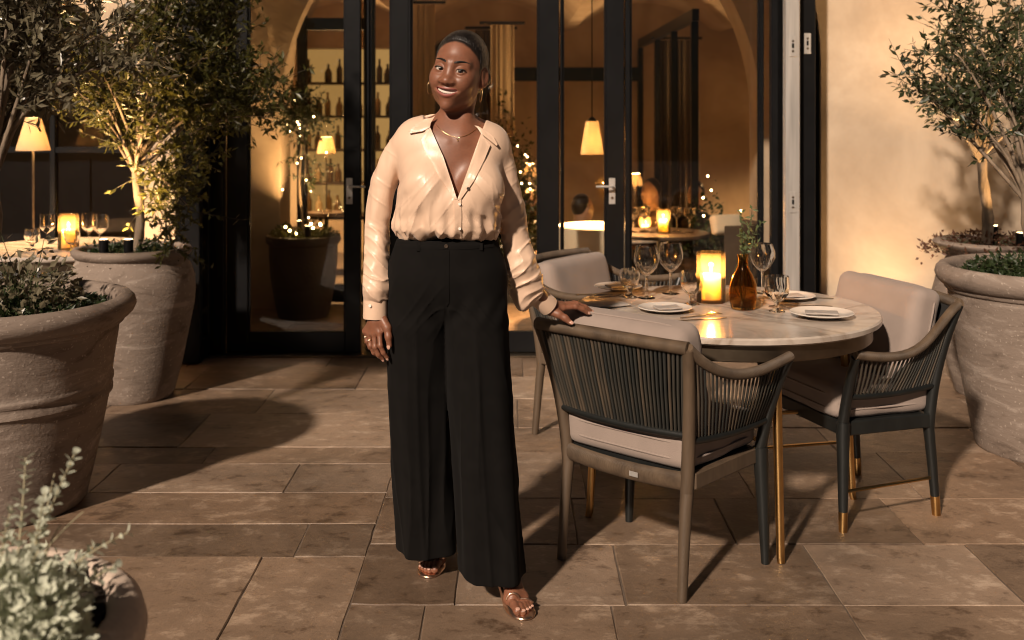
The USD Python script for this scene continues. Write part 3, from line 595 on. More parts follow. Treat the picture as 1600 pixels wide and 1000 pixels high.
def hand_sdf(p, h):
    d = chain(p, h["wrist"], h["wr"], .01); w = h["wrist"][-1]
    for pts, r in h["f"]:
        d = smin(d, cap(p, w + (pts[0] - w) * .12, pts[0], .0150, .0122), .014)
    for pts, r in h["f"]:
        e = chain(p, pts, [r * 1.16, r * 1.06, r, r * .82], .004)
        e = smin(e, sphere(p, pts[1], r * 1.13), .004)
        d = smin(d, e, .0045)
    d = smin(d, chain(p, h["t"], [.0160, .0128, .0108, .0088], .008), .010)
    return d
ARM = {"hanging": [W(622, 226, .03), W(591, 345, .05), W(590, 455, 0)], "resting": [W(785, 232, .03), W(806, 372, .075), P(838, 455, 3.66)]}
FEET = [dict(heel=np.array([-.236, 3.905, 0]), toe=np.array([-.284, 3.690, 0]), leg=W(668, 700, .22)),
        dict(heel=np.array([-.058, 3.640, 0]), toe=np.array([.045, 3.385, 0]), leg=W(758, 700, .06))]
for k, ft in enumerate(FEET):
    d = ft["toe"] - ft["heel"]; L = np.linalg.norm(d); ft["d"] = d / L; ft["L"] = L; ft["s"] = np.array([d[1], -d[0], 0]) / L * (-1)   # s: to image right
    ft["at"] = lambda t, s, z, ft=ft: ft["heel"] + ft["d"] * t + ft["s"] * s + np.array([0, 0, z])
    ft["big"] = 1 if k == 0 else -1                     # the big toe's side (her right foot stands at image left, so its big toe is to image right)
def foot_sdf(p, ft):
    A, L, b = ft["at"], ft["L"], ft["big"]
    d = chain(p, [A(.005, 0, .260), A(.028, 0, .168), A(.020, 0, .118)], [.040, .036, .030], .02)      # shin, ankle, heel
    d = smin(d, sphere(p, A(.012, 0, .104), .029), .02)
    d = smin(d, cap(p, A(.045, .0, .135), A(L - .080, b * .012, .044), .031, .021), .03)
    d = smin(d, cap(p, A(.045, -b * .01, .110), A(L - .095, -b * .020, .036), .026, .017), .03)
    d = smin(d, cap(p, A(L - .085, b * .024, .033), A(L - .085, -b * .026, .029), .0185, .0150), .02)
    spec = [(.024, -.006, .0125), (.007, .0, .0098), (-.007, -.007, .0092), (-.019, -.016, .0086), (-.030, -.026, .0080)]
    for x, back, r in spec:
        tip = A(L + back - .010, b * x * 1.05, .013 + r)
        e = chain(p, [A(L - .078, b * x * .95, .028), A(L - .036 + back, b * x, .018 + r * 1.25), tip], [r * 1.1, r, r], .006)
        d = smin(d, e, .005)
    d = smax(d, -(p[:, 2] - .013), .003)
    return d
def skin_sdf(p):
    d = head_sdf(p)
    n = chain(p, NECK, [.0475, .0485, .058], .02)
    n = smin(n, cap(p, HC + HR @ np.array([.036, .03, -.075]) * SK, W(722, 214, -.035), .018, .012), .02)      # neck muscle
    d = smin(d, n, .025)
    t = core_sdf(p); t = smin(t, n, .04)
    t = smin(t, cap(p, W(700, 221, -.048), W(655, 211, -.015), .008, .009), .018); t = smin(t, cap(p, W(720, 222, -.048), W(768, 220, -.015), .008, .009), .018)
    d = smin(d, t, .01)
    return d
lower = lambda v: v
def v_cut(p):                                          # the open neck of the blouse: > 0 outside
    x = p[:, 0]; z = p[:, 2]
    a, b, c = W(669, 200), W(752, 208), W(716.5, 309)
    def side(p0, p1): n = np.array([-(p1[2] - p0[2]), p1[0] - p0[0]]); n /= np.linalg.norm(n); return (x - p0[0]) * n[0] + (z - p0[2]) * n[1]
    return np.maximum(-side(a, c), side(b, c)).astype(np.float32)
def ang(p, c): return np.arctan2(p[:, 0] - c[0], -(p[:, 1] - c[1]))
SL = {"hanging": ([W(627, 229, .03), W(600, 285, .045), W(588, 350, .05), W(587, 415, .02), W(586.5, 452, .0), W(587, 464, 0)], [.050, .048, .046, .049, .050, .039]),
      "resting": ([W(778, 236, .03), W(793, 300, .06), W(805, 365, .085), P(814, 412, 3.63), P(826, 444, 3.655), P(838, 462, 3.68)], [.052, .050, .049, .055, .054, .038])}
def crease(q, seed, e=7):
    w = q + 1.1 * (meshkit.noise(q * .7, seed + 9) - .5)[:, None]; return (1 - np.abs(2 * meshkit.noise(w, seed) - 1)) ** e
def sleeve_sdf(p, k):
    pts, rs = SL[k]; d = chain(p, pts, rs, .005)
    if k == "resting": d = smin(d, ell(p, P(815, 468, 3.66), (.031, .04, .040), rot(ry=-20)), .04)             # cloth hanging over the cuff
    else: d = smin(d, ell(p, W(586, 440, .01), (.047, .047, .03)), .02)
    t = p[:, 2]
    w = fnoise(p, np.array([26, 26, 9.0]), 11) * .014
    sgn = 1.0 if k == "hanging" else -1.0
    ph = (p[:, 0] * sgn * 1.2 + p[:, 2] * 1.6 + p[:, 1] * .5) * 95 + 7 * fnoise(p, 9.0, 5)
    low = np.clip((1.32 - t) / .25, 0, 1)
    ph = ph + 9 * fnoise(p, 5.0, 6)
    w = w - .0052 * (1 - np.abs(np.sin(ph * .5))) ** 2 * low * np.clip(fnoise(p, 9., 8) * 4 + .6, 0, 1) + .0035
    w = w - .0060 * crease(np.c_[(p[:, 0] * sgn + p[:, 2] * 1.5) * 17, (p[:, 2] - p[:, 0] * sgn) * 6, p[:, 1] * 9], 63) * (.25 + .75 * low) + .002
    return d + w.astype(np.float32)
HEM = W(697, 368, .015)
def blouse_sdf(p):
    d = core_sdf(p) - .011
    z = p[:, 2]
    # loose cloth from the bust down, gathered into the waistband and hanging over it
    d = smin(d, ell(p, W(699, 322, -.005), (.157, .114, .090)), .05)
    d = smin(d, ell(p, W(697, 352, .005), (.164, .119, .032)), .035)
    d = smax(d, (W(0, 371)[2] - z) + .004 * np.sin(ang(p, HEM) * 9 + 4 * fnoise(p, 8., 77)) + .012 * np.cos(ang(p, HEM) * 2), .014)
    a = ang(p, HEM); low = np.clip((W(0, 300)[2] - z) / .11, 0, 1); hi = 1 - low
    f = .0026 * np.sin(a * 23 + 9 * fnoise(p, 7.0, 3) + 6 * z) * low ** 1.3
    f = f + .0034 * np.sin(a * 9 + 14 * fnoise(p, 4.0, 6) + 14 * z) * low
    # drapery pulled from the bust to the middle and from the armholes
    l = np.abs(p[:, 0] - W(716, 0)[0])
    drag = (z * 1.0 + l * 0.9) * 62 + 8 * fnoise(p, 6.0, 9)
    f = f + .0030 * np.sin(drag) * np.clip(1 - np.abs(z - W(0, 300)[2]) / .10, 0, 1) * np.clip(l / .05, 0, 1)
    f = f + .010 * fnoise(p, np.array([16, 16, 5.0]), 21) * (.25 + low)
    up = np.clip((W(0, 262)[2] - z) / .05, 0, 1)
    f = f - .0050 * up * crease(np.c_[p[:, 0] * 26, p[:, 1] * 12, z * 7 + np.abs(p[:, 0] - HEM[0]) * 12], 61) * (.25 + .75 * low) - .0024 * (.12 + .88 * up) * crease(np.c_[(l + z * .8) * 24, (z - l) * 3.5, p[:, 1] * 5], 62) * (1 - .5 * low)
    return d + f.astype(np.float32)
def shirt_sdf(p):
    d = blouse_sdf(p)
    d = smin(d, sleeve_sdf(p, "hanging"), .012); d = smin(d, sleeve_sdf(p, "resting"), .012)
    front = np.maximum(v_cut(p), p[:, 1] - NECK[1][1] - .02)
    d = smax(d, -front, .004)
    n = np.minimum(cap(p, NECK[0], NECK[1], .062, .062), cap(p, NECK[1], NECK[1] + [0, .0, -.10], .062, .05)); d = smax(d, -n, .006)
    return d
LEG = [([W(657, 425, .03), W(655, 500, .04), W(656, 600, .08), W(660, 720, .13), W(668, 858, .17)], [.102, .105, .103, .101, .101]),
       ([W(741, 425, .03), W(744, 500, .02), W(750, 600, .01), W(757, 720, -.005), W(769, 898, -.02)], [.100, .105, .104, .101, .102])]
def trouser_sdf(p):
    z = p[:, 2]
    d = ell(p, W(698, 428, .025), (.186, .128, .150))
    d = smin(d, ell(p, W(698, 380, .02), (.158, .108, .080)), .05)
    d = smin(d, ell(p, W(698, 455, .085), (.16, .09, .09)), .06)
    legs = []
    for k, (pts, rs) in enumerate(LEG):
        e = chain(p * np.array([1, .90, 1], np.float32), [q * np.array([1, .90, 1]) for q in pts], rs, .004)
        c = np.interp(-z, [-q[2] for q in pts], [q[0] for q in pts]); cy = np.interp(-z, [-q[2] for q in pts], [q[1] for q in pts])
        a = np.arctan2(p[:, 0] - c, -(p[:, 1] - cy)); low = np.clip((W(0, 480)[2] - z) / .5, 0, 1)
        e = e + (.006 * np.sin(a * 5 + 3 * fnoise(p, 2.5, 31 + k) + k) * low).astype(np.float32) + (.012 * fnoise(p, np.array([14, 14, 2.5]), 41 + k) * (.3 + low)).astype(np.float32)
        e = e - (.0075 * low * crease(np.c_[p[:, 0] * 13 + a * .6, p[:, 1] * 7, z * 1.9 + p[:, 0] * (1.5 if k else -1.5)], 81 + k, 5)).astype(np.float32) + .0025
        e = e - (.0035 * np.exp(-(a / .06) ** 2) * np.clip((W(0, 460)[2] - z) / .2, 0, 1)).astype(np.float32)         # pressed crease
        hem = pts[-1][2] + .10 * (p[:, 0] - pts[-1][0]) * (-1 if k == 0 else 0) - .02 * 0
        slope = -.10 if k == 1 else .02
        e = smax(e, (pts[-1][2] + .005 + slope * (p[:, 0] - pts[-1][0])) - z, .004)
        inner = chain(p * np.array([1, .90, 1], np.float32), [q * np.array([1, .90, 1]) for q in pts[-2:]] , [.068, .080], .02)
        e = smax(e, -np.maximum(inner, z - .28), .003)
        legs.append(e)
    d = smax(d, W(0, 560)[2] - z, .05)
    d = smin(d, smin(legs[0], legs[1], .006), .03)
    d = d - (.0045 * crease(np.c_[(np.abs(p[:, 0] - W(700, 0)[0]) * 1.3 + z) * 20, (z - np.abs(p[:, 0] - W(700, 0)[0])) * 4, p[:, 1] * 6], 91, 6) * np.clip(1 - np.abs(z - W(0, 478)[2]) / .13, 0, 1)).astype(np.float32)
    pull = (p[:, 2] * .8 + np.abs(p[:, 0] - W(700, 0)[0]) * -1.4) * 75 + 5 * fnoise(p, 8.0, 51)
    d = d + (.0022 * np.sin(pull) * np.clip(1 - np.abs(z - W(0, 482)[2]) / .07, 0, 1)).astype(np.float32)
    d = smax(d, z - W(0, 373)[2], .006)
    return d
def drape(poly, sdf, off, thick, step=.004, y0=3.2, y1=3.75):
    """A piece of cloth cut to the outline poly (x, z) and laid on the front of the surface sdf, off above it, as a solid of its own."""
    poly = Polygon(poly); x0, z0, x1, z1 = poly.bounds
    from scipy.spatial import Delaunay
    rim2 = np.array(shapely.segmentize(poly, step).exterior.coords)[:-1]
    gx, gz = np.meshgrid(np.arange(x0, x1, step), np.arange(z0, z1, step)); g = np.c_[gx.ravel(), gz.ravel()]
    g = g[shapely.contains_xy(poly.buffer(-step * .45), g[:, 0], g[:, 1])] if not poly.buffer(-step * .45).is_empty else g[:0]
    v = np.vstack([rim2, g]); f = Delaunay(v + 1e-7 * np.sin(np.arange(2 * len(v)).reshape(-1, 2) * 7.3)).simplices
    cen = v[f].mean(1); f = f[shapely.contains_xy(poly, cen[:, 0], cen[:, 1])]
    y = np.full(len(v), y0, np.float32)
    for _ in range(60):
        d = sdf(np.c_[v[:, 0], y, v[:, 1]].astype(np.float32)); y = np.minimum(y + np.maximum(d, 0) * .8, y1)
    from scipy.spatial import cKDTree
    tr = cKDTree(v[:, :2]); near = tr.query_ball_point(v[:, :2], .012); y = np.array([np.median(y[i]) for i in near])
    a = np.c_[v[:, 0], y - off, v[:, 1]]; b = a + [0, thick, 0]; n = len(v)
    e = np.sort(np.vstack([f[:, [0, 1]], f[:, [1, 2]], f[:, [2, 0]]]), 1); d_e = np.vstack([f[:, [0, 1]], f[:, [1, 2]], f[:, [2, 0]]])
    _, inv, c = np.unique(e, axis=0, return_inverse=True, return_counts=True); rim = d_e[c[inv.ravel()] == 1]
    sides = np.vstack([[[i, i + n, j + n], [i, j + n, j]] for i, j in rim])
    m = trimesh.Trimesh(np.vstack([a, b]), np.vstack([f, f[:, ::-1] + n, sides]), process=True); m.fix_normals()
    return np.array(m.vertices), np.array(m.faces)
def xz(*uv, dy=-.05): return [(W(u, v, dy)[0], W(u, v, dy)[2]) for u, v in uv]

def build_woman():
    t = thing("person", "woman in champagne satin blouse and wide black trousers, smiling, one hand on the chair back", "person", (-.19, 3.62, 0))
    lo, hi = HC - .145, HC + .15; lo[2] = W(0, 250)[2]
    chest_lo, chest_hi = W(640, 330, -.2), W(780, 196, .2)
    parts = []
    hlo = np.array([HC[0] - .16, HC[1] - .16, HC[2] - .165]); hhi = np.array([HC[0] + .16, HC[1] + .16, HC[2] + .17])
    hlo[2] = W(0, 332)[2]; hlo[1] -= .04
    parts.append(nets(skin_sdf, hlo, hhi, .0019))
    for k in HANDS:
        h = HANDS[k]; pts = np.vstack([h["wrist"]] + [f[0] for f in h["f"]] + [h["t"]])
        parts.append(nets(lambda p: hand_sdf(p, h), pts.min(0) - .03, pts.max(0) + .03, .0021))
        ap = [W(700, 300, .03)] + SL[k][0][:5] + [h["wrist"][0]]; ar = [.055, .024, .026, .025, .024, .024, .024]
        parts.append(nets(lambda p: chain(p, ap, ar, .01), np.min(ap, 0) - .07, np.max(ap, 0) + .07, .008))
    for ft in FEET:
        hip = W(660 if ft is FEET[0] else 745, 470, .03)
        parts.append(nets(lambda p: chain(p, [ft["at"](.005, 0, .22), (ft["at"](.03, 0, .45) + hip * [1, 1, 0] * 1) / [2, 2, 1], hip], [.034, .045, .06], .02), np.min([ft["heel"], hip], 0) - .09 + [0, 0, .2], np.max([ft["heel"], hip], 0) + .09, .012))
        c = np.array([ft["heel"], ft["toe"]])
        parts.append(nets(lambda p: foot_sdf(p, ft), c.min(0) - [.06, .05, .02], c.max(0) + [.06, .06, .22], .0023))
    V, Fc = join(*parts)
    # colour of the skin itself: lips, nostril rims, a little unevenness
    q = ((V - HC) @ HR) / SK; base = np.array([.19, .078, .044])
    T = np.tile(base, (len(V), 1)) * (1 + .26 * fnoise(V, 28.0, 71)[:, None] + .22 * fnoise(V, 210.0, 72)[:, None])
    mz = -.0615 + 7.0 * q[:, 0] ** 2; w = np.sqrt(np.clip(1 - (q[:, 0] / .032) ** 2, 0, 1)); dz = q[:, 2] - mz
    line = .088 - 1.05 * (q[:, 1] + .060) * (1 - .25 * np.clip(np.abs(q[:, 0]) / .07, 0, 1)) - 4.0 * q[:, 0] ** 2
    line = np.where(q[:, 1] > -.02, np.minimum(line, .0135 - (q[:, 1] + .02) * 2.1), line); near = np.clip((q[:, 2] - line + .009 + .006 * fnoise(V, 90.0, 12)) / .011, 0, 1) * (q[:, 1] < .03) * (np.abs(q[:, 0]) < .0705)
    T = T * (1 - near[:, None]) + np.array([.012, .008, .006]) * near[:, None]
    lips = (np.abs(q[:, 0]) < .0315) & (q[:, 1] < -.064) & (dz < .0118 * w) & (dz > -.0145 * w)
    T[lips] = np.array([.26, .082, .066]) * (1 + .1 * fnoise(V[lips], 60.0, 3)[:, None])
    tr = trimesh.Trimesh(V, Fc, process=False)
    body = obj("body", (V, Fc), "skin", t, smooth=True, local=False, tint=T)
    H = lambda x, y, z: HC + HR @ np.array([x, y, z]) * SK
    # eyes
    for s in (-1, 1):
        c = np.array([s * .0310, -.0735, .0015]); e = trimesh.creation.icosphere(3, .0132); ev = np.array(e.vertices)
        g = np.array([s * -.10 + .30, -1, .02]); g /= np.linalg.norm(g)        # she looks at the lens
        a = ev @ g / .0132; ev = np.where((a > .90)[:, None], ev + g * .0004, ev)
        tint = np.where((a > .945)[:, None], [.004, .003, .003], np.where((a > .82)[:, None], [.028, .012, .007], [.46, .40, .35]))
        obj("eye", (np.array([H(*(c + p)) for p in ev]), e.faces), "eye", t, smooth=True, local=False, tint=tint)
        # brow: a thick arch lying on the skin
        bx = np.linspace(.012, .053, 16); bz = .0232 + .0068 * np.sin((bx - .012) / .041 * math.pi * .66) - .003 * ((bx - .012) / .041) ** 3
        pts = []
        for x, z in zip(bx, bz):
            y = -.12
            for _ in range(25): y += max(float(head_sdf(H(s * x, y, z)[None].astype(np.float32))[0]) / SK, 0) * .9
            pts.append(H(s * x, y + .0010, z))
        obj("eyebrow", tube(pts, np.interp(np.arange(16), [0, 3, 9, 15], [.0026, .0036, .0030, .0008]) * SK, 6, flat=1), "hair", t, smooth=True, local=False)
        lx = np.linspace(-.0135, .0145, 12)
        pts = [H(s * (.031 + x), -.0735 - math.sqrt(max(.0150 ** 2 - x * x * .9 - .0050 ** 2 * (1 - (x / .0145) ** 2), 1e-9)) - .0003, .0018 + .1 * x + .0056 * math.sqrt(max(0, 1 - (x / .0147) ** 2))) for x in lx]
        obj("eyelash", tube(pts, np.interp(np.arange(12), [0, 6, 11], [.0007, .0017, .0021]) * SK, 5), "hair", t, smooth=True, local=False)
    # teeth: one arch, each tooth with its own bulge
    n = 121; x = np.linspace(-.0282, .0282, n); V = []
    for i, xx in enumerate(x):
        ph = abs(math.sin(xx / .0064 * math.pi)) ** .4
        w = math.sqrt(max(0, 1 - (xx / .0295) ** 2)); mz = -.0615 + 7 * xx * xx; y = -.0845 + 9 * xx * xx + .0008 * (1 - ph)
        for zz, b in ((.0076, .002), (.0048, 0), (-.0020, .0), (-.0054, .0012)): V.append(H(xx, y + b, mz + zz * (.35 + .65 * w) * (1.0 if zz > 0 else (.80 + .20 * ph))))
    f = [[i * 4 + k, i * 4 + k + 1, i * 4 + 5 + k, i * 4 + 4 + k] for i in range(n - 1) for k in range(3)]
    obj("teeth", (V, f), "tooth", t, smooth=True, local=False)
    # hair, drawn back to a low knot
    def hair_sdf(p):
        q = ((p - HC.astype(np.float32)) @ HR.astype(np.float32)) / np.float32(SK)
        d = smin(ell(q, (0, .019, .037), (.0765, .0975, .0890)), ell(q, (0, .054, -.020), (.064, .058, .06)), .03)
        line = .088 - 1.05 * (q[:, 1] + .060) * (1 - .25 * np.clip(np.abs(q[:, 0]) / .07, 0, 1)) - 4.0 * q[:, 0] ** 2    # hair grows above and behind this line
        line = np.where(q[:, 1] > -.02, np.minimum(line, .0135 - (q[:, 1] + .02) * 2.1), line)
        line = np.maximum(line, -.075 - 0 * q[:, 1])
        d = d + (.0058 * np.clip(1 - (q[:, 2] - line) / .030, 0, 1)).astype(np.float32)
        d = smax(d, (line - q[:, 2]) * .7, .004)
        d = d + .0003 * np.sin(q[:, 0] * 900 + 6 * fnoise(q, 30., 2)).astype(np.float32) * np.clip(q[:, 2] / .05, 0, 1)
        bun = ell(q, (.026, .112, -.004), (.040, .034, .042)) + (.0022 * np.sin(np.arctan2(q[:, 2], q[:, 0] - .01) * 7 + q[:, 1] * 160)).astype(np.float32)
        d = smin(d, bun, .012)
        ear = np.abs(q[:, 0]); d = smax(d, -ell(np.stack([ear, q[:, 1], q[:, 2]], 1), (.080, .010, -.006), (.014, .019, .033)), .004)
        return d * np.float32(SK * .85)
    obj("hair", nets(hair_sdf, HC - [.16, .16, .16], HC + [.19, .22, .17], .0024), "hair", t, smooth=True, local=False)
    # hoops
    for s in (-1, 1):
        c = H(s * .0775, .004, -.056); a = np.linspace(0, 2 * math.pi, 29)[:-1]; R = HR @ rot(rz=s * 28)
        obj("hoop_earring", tube([c + R @ np.array([0, math.cos(k) * .0175, math.sin(k) * .0235]) for k in a], .0016, 6, closed=True), "gold", t, smooth=True, local=False)
    # necklace laid on the skin
    u = np.linspace(-1, 1, 41); pts = []
    for k in u:
        uu, vv = 712 + 36 * k, 216 - 20 * k * k + (3 if abs(k) < .05 else 0); y = -.2
        pt = W(uu, vv, y)
        for _ in range(40):
            d = float(skin_sdf(pt[None].astype(np.float32))[0]); pt = pt + [0, max(d, 0) * .9, 0]
        pts.append(pt - [0, .0012, 0])
    nk = obj("necklace", tube(pts, .0009, 5), "gold", t, smooth=True, local=False)
    obj("pendant", join(*[move(trimesh.creation.icosphere(1, .0028), pts[k] - [0, .002, .004]) for k in (20,)]), "gold", nk, local=False)
    # rings and finger nails
    h = HANDS["hanging"]
    for fi in (2, 3):
        p0, p1 = h["f"][fi][0][0], h["f"][fi][0][1]; d = (p1 - p0) / np.linalg.norm(p1 - p0); c = p0 + (p1 - p0) * .55
        e1 = np.cross(d, [0, 1, 0]); e1 /= np.linalg.norm(e1); e2 = np.cross(d, e1); r = h["f"][fi][1] * 1.16
        rg = obj("ring", tube([c + r * (math.cos(a) * e1 + math.sin(a) * e2) for a in np.linspace(0, 2 * math.pi, 21)[:-1]], .0013, 6, closed=True), "gold", t, smooth=True, local=False)
        obj("stone", move(trimesh.creation.icosphere(1, .0026), c - [.004, r, 0]), "pearl", rg, local=False)
    for h in HANDS.values():
        for pts, r in [(f[0], f[1] * .82) for f in h["f"]] + [(h["t"], .0088)]:
            d = pts[-1] - pts[-2]; d /= np.linalg.norm(d); up = np.array([0, -.75, .65]) if h is HANDS["resting"] else np.array([-.35, -.8, -.2])
            up = up - d * (up @ d); up /= np.linalg.norm(up); sd = np.cross(d, up)
            m = trimesh.creation.icosphere(2, 1.0); v = np.array(m.vertices) * [r * .95, r * .72, r * .30]
            obj("fingernail", (pts[-1] + d * r * .35 + up * r * .78 + v @ np.array([d, sd, up]), m.faces), "nail", t, smooth=True, local=False)
    # blouse
    lo = W(550, 480, -.25); hi = W(860, 180, .25)
    bl = obj("blouse", nets(shirt_sdf, [lo[0], 3.33, W(0, 505)[2]], [P(860, 0, 3.75)[0], 3.80, W(0, 185)[2]], .0030), "satin", t, smooth=True, local=False)
    # cuffs
    for k, a, b, ra, rb, fl in (("hanging", W(586.8, 458, 0), W(586.5, 497, 0), .0385, .0395, .9), ("resting", P(829, 453, 3.668), P(858, 479, 3.705), .0330, .0345, .95)):
        pts = [a + (b - a) * s for s in np.linspace(0, 1, 9)]; rr = np.interp(np.linspace(0, 1, 9), [0, .06, .94, 1], [ra * .94, ra, rb, rb * .985])
        outer = tube(pts, rr, 40, flat=fl); V, f = outer; f = f[:-80]; 
        inn = tube([b - (b - a) * s for s in (0, .35)], [rb * .985, rb * .88], 40, flat=fl); Vi, fi = inn; fi = fi[:-80]
        lidV, lidf = tube([b - (b - a) * .34, b - (b - a) * .36], rb * .90, 40, flat=fl)
        cf = obj("cuff", join((V, f), (Vi, fi)), "satin", bl, smooth=40, local=False)
    obj("cuff_button", move(lathe([(0, -.001), (.005, -.001), (.0052, 0), (.0045, .0012), (0, .001)], 16), W(578, 478, -.038), rx=90), "pearl", bl, smooth=30, local=False)
    sm = lambda p: blouse_sdf(p)
    def both(p): return np.minimum(blouse_sdf(p), skin_sdf(p))
    # lapels and collar
    obj("lapel", drape(xz((668, 199), (671, 196), (694, 244), (716.5, 309), (711, 307), (690, 276), (664, 232), (658, 217)), sm, .0065, .004), "satin", bl, smooth=40, local=False)
    obj("lapel", drape(xz((752, 208), (746, 232), (734, 268), (717.5, 310), (722, 308), (742, 280), (757, 250), (766, 227)), sm, .0065, .004), "satin", bl, smooth=40, local=False)
    obj("collar", drape(xz((674, 184), (679, 181), (673, 192), (672, 199), (660, 205), (640, 208.5), (638, 206), (650, 194), (662, 186)), both, .013, .004), "satin", bl, smooth=40, local=False)
    obj("collar", drape(xz((741, 196), (746, 200), (752, 209), (760, 215), (776, 228), (777.5, 225), (770, 212), (757, 203), (747, 197)), both, .013, .004), "satin", bl, smooth=40, local=False)
    obj("placket", drape(xz((711, 307), (722.5, 308), (723, 330), (722, 371), (712, 371), (712, 330)), sm, .0035, .004), "satin", bl, smooth=40, local=False)
    for u, v in ((730, 297), (716.5, 322), (716.5, 362)):
        pt = W(u, v, -.2)
        for _ in range(40): pt = pt + [0, max(float(sm(pt[None].astype(np.float32))[0]), 0) * .9, 0]
        obj("button", move(lathe([(0, -.001), (.0042, -.001), (.0046, .0004), (.004, .0014), (0, .001)], 14), pt - [0, .007, 0], rx=90), "pearl" if v > 300 else "button_dark", bl, smooth=30, local=False)
    # trousers
    tr = obj("trousers", nets(trouser_sdf, [W(585, 0)[0], 3.36, .03], [W(835, 0)[0], 3.86, W(0, 368)[2]], .0042), "trouser", t, smooth=True, local=False)
    obj("waistband", drape(xz((615, 372.5), (781, 372.5), (784, 387), (612, 387)), trouser_sdf, .002, .006, step=.008), "trouser", tr, smooth=40, local=False)
    obj("fly", drape(xz((696, 388), (703, 388), (703, 470), (699, 476), (697, 470)), trouser_sdf, .0022, .004, step=.006), "trouser", tr, smooth=40, local=False)
    for u in (655, 752): obj("belt_loop", drape(xz((u - 2.5, 373), (u + 2.5, 373), (u + 2.5, 390), (u - 2.5, 390)), trouser_sdf, .005, .003, step=.006), "trouser", tr, smooth=40, local=False)
    obj("trouser_button", move(lathe([(0, -.001), (.006, -.001), (.0062, .0006), (.005, .0016), (0, .001)], 16), W(700, 379, 0) * [1, 0, 1] + [0, 3.452, 0], rx=90), "button_dark", tr, smooth=30, local=False)
    # heeled sandals
    for ft in FEET:
        A, L, b = ft["at"], ft["L"], ft["big"]
        z = lambda s: .090 * (1 - np.clip(s / (L - .085), 0, 1)) ** 1.25 * (1 if s < L - .085 else 0) + .004
        out = [(-.018, 0.0), (-.010, .020), (.03, .028), (.09, .026), (L - .10, .038), (L - .05, .041), (L - .012, .032), (L + .006, .012), (L + .006, -.010), (L - .02, -.038), (L - .06, -.042), (L - .10, -.036), (.09, -.024), (.03, -.026), (-.010, -.020)]
        c = spline(out + out[:1], 61)[:-1]; V = []; n = len(c)
        for s, w in c: V.append(A(s, w * b * .98, z(s)))
        for s, w in c: V.append(A(s, w * b * .98, z(s) + .009))
        mid = [A(s, 0, z(s)) for s in np.linspace(0, L, 2)]
        tri = trimesh.creation.triangulate_polygon(Polygon(c), engine="earcut"); tv, tf = tri
        from scipy.spatial import cKDTree
        ix = cKDTree(c).query(tv)[1]; tf = ix[tf]
        f = np.vstack([tf, tf + n, [[i, (i + 1) % n, (i + 1) % n + n] for i in range(n)], [[i, (i + 1) % n + n, i + n] for i in range(n)]])
        m = trimesh.Trimesh(V, f, process=False); m.fix_normals()
        sh = obj("sandal", m, "rose_gold", t, smooth=30, local=False)
        a = np.linspace(-1, 1, 15)
        # toe strap over the foot
        pts = []
        for k in a:
            pt = A(L - .058 - .012 * k * 1, .0385 * k * b, .11)
            for _ in range(30): pt = pt - [0, 0, max(float(foot_sdf(pt[None].astype(np.float32), ft)[0]), 0) * .8 if pt[2] > .014 else 0]
            pts.append(pt + [0, 0, .002])
        obj("toe_strap", tube(spline(pts, 30), .0046, 8, flat=.5), "rose_gold", sh, smooth=True, local=False)
        pts = [A(.028, 0, .150) + ft["d"] * math.cos(k) * .040 + ft["s"] * math.sin(k) * .036 + np.array([0, 0, .012 * math.cos(k)]) for k in np.linspace(0, 2 * math.pi, 25)[:-1]]
        obj("ankle_strap", tube(pts, .003, 6, closed=True), "rose_gold", sh, smooth=True, local=False)
        obj("heel", tube([A(-.004, 0, .094), A(-.004, 0, .06), A(-.002, 0, .002)], [.011, .0062, .0050], 10), "rose_gold", sh, smooth=30, local=False)
        for i, (x, back, r) in enumerate([(.024, -.006, .0125), (.007, .0, .0098), (-.007, -.007, .0092), (-.019, -.016, .0086), (-.030, -.026, .0080)]):
            m = trimesh.creation.icosphere(2, 1.0); v = np.array(m.vertices) * [r * .55, r * .60, r * .22]
            R = np.array([ft["d"] * .92 + np.array([0, 0, -.38]), ft["s"], np.array([0, 0, .92]) + ft["d"] * .38])
            obj("toenail", (A(L + back - .004, b * x * 1.05, .013 + r * 1.78) + v @ R, m.faces), "nail", t, smooth=True, local=False)
    return t
# ------------------------------------------------------------------ planters
def planter(label, c, prof, soil_r, soil_z, m, seed, name="planter", wob=.004):
    t = thing(name, label, "planter", c)
    V, f = lathe(prof, 72); a = np.arctan2(V[:, 1], V[:, 0]); r = np.linalg.norm(V[:, :2], axis=1)
    k = 1 + wob / .4 * 2 * (meshkit.fbm(np.c_[V * 3.0], 3, seed) - .5) * (V[:, 2] > .01); V[:, :2] *= k[:, None]
    obj("pot", (V, f), m, t, smooth=50)
    n = 40; aa = np.arange(n) / n * 2 * math.pi; rr = [soil_r, soil_r * .7, soil_r * .35]
    S = np.vstack([np.c_[q * np.cos(aa), q * np.sin(aa), soil_z + .03 * (1 - q / soil_r) + .012 * rng.normal(size=n)] for q in rr] + [[[0, 0, soil_z + .03]]])
    sf = [[i * n + j, i * n + (j + 1) % n, (i + 1) * n + (j + 1) % n, (i + 1) * n + j] for i in range(2) for j in range(n)]
    sf = np.vstack([np.vstack([np.array(sf)[:, [0, 1, 2]], np.array(sf)[:, [0, 2, 3]]]), [[2 * n + j, 2 * n + (j + 1) % n, 3 * n] for j in range(n)]])
    obj("soil", (S, sf), "soil", t); return t
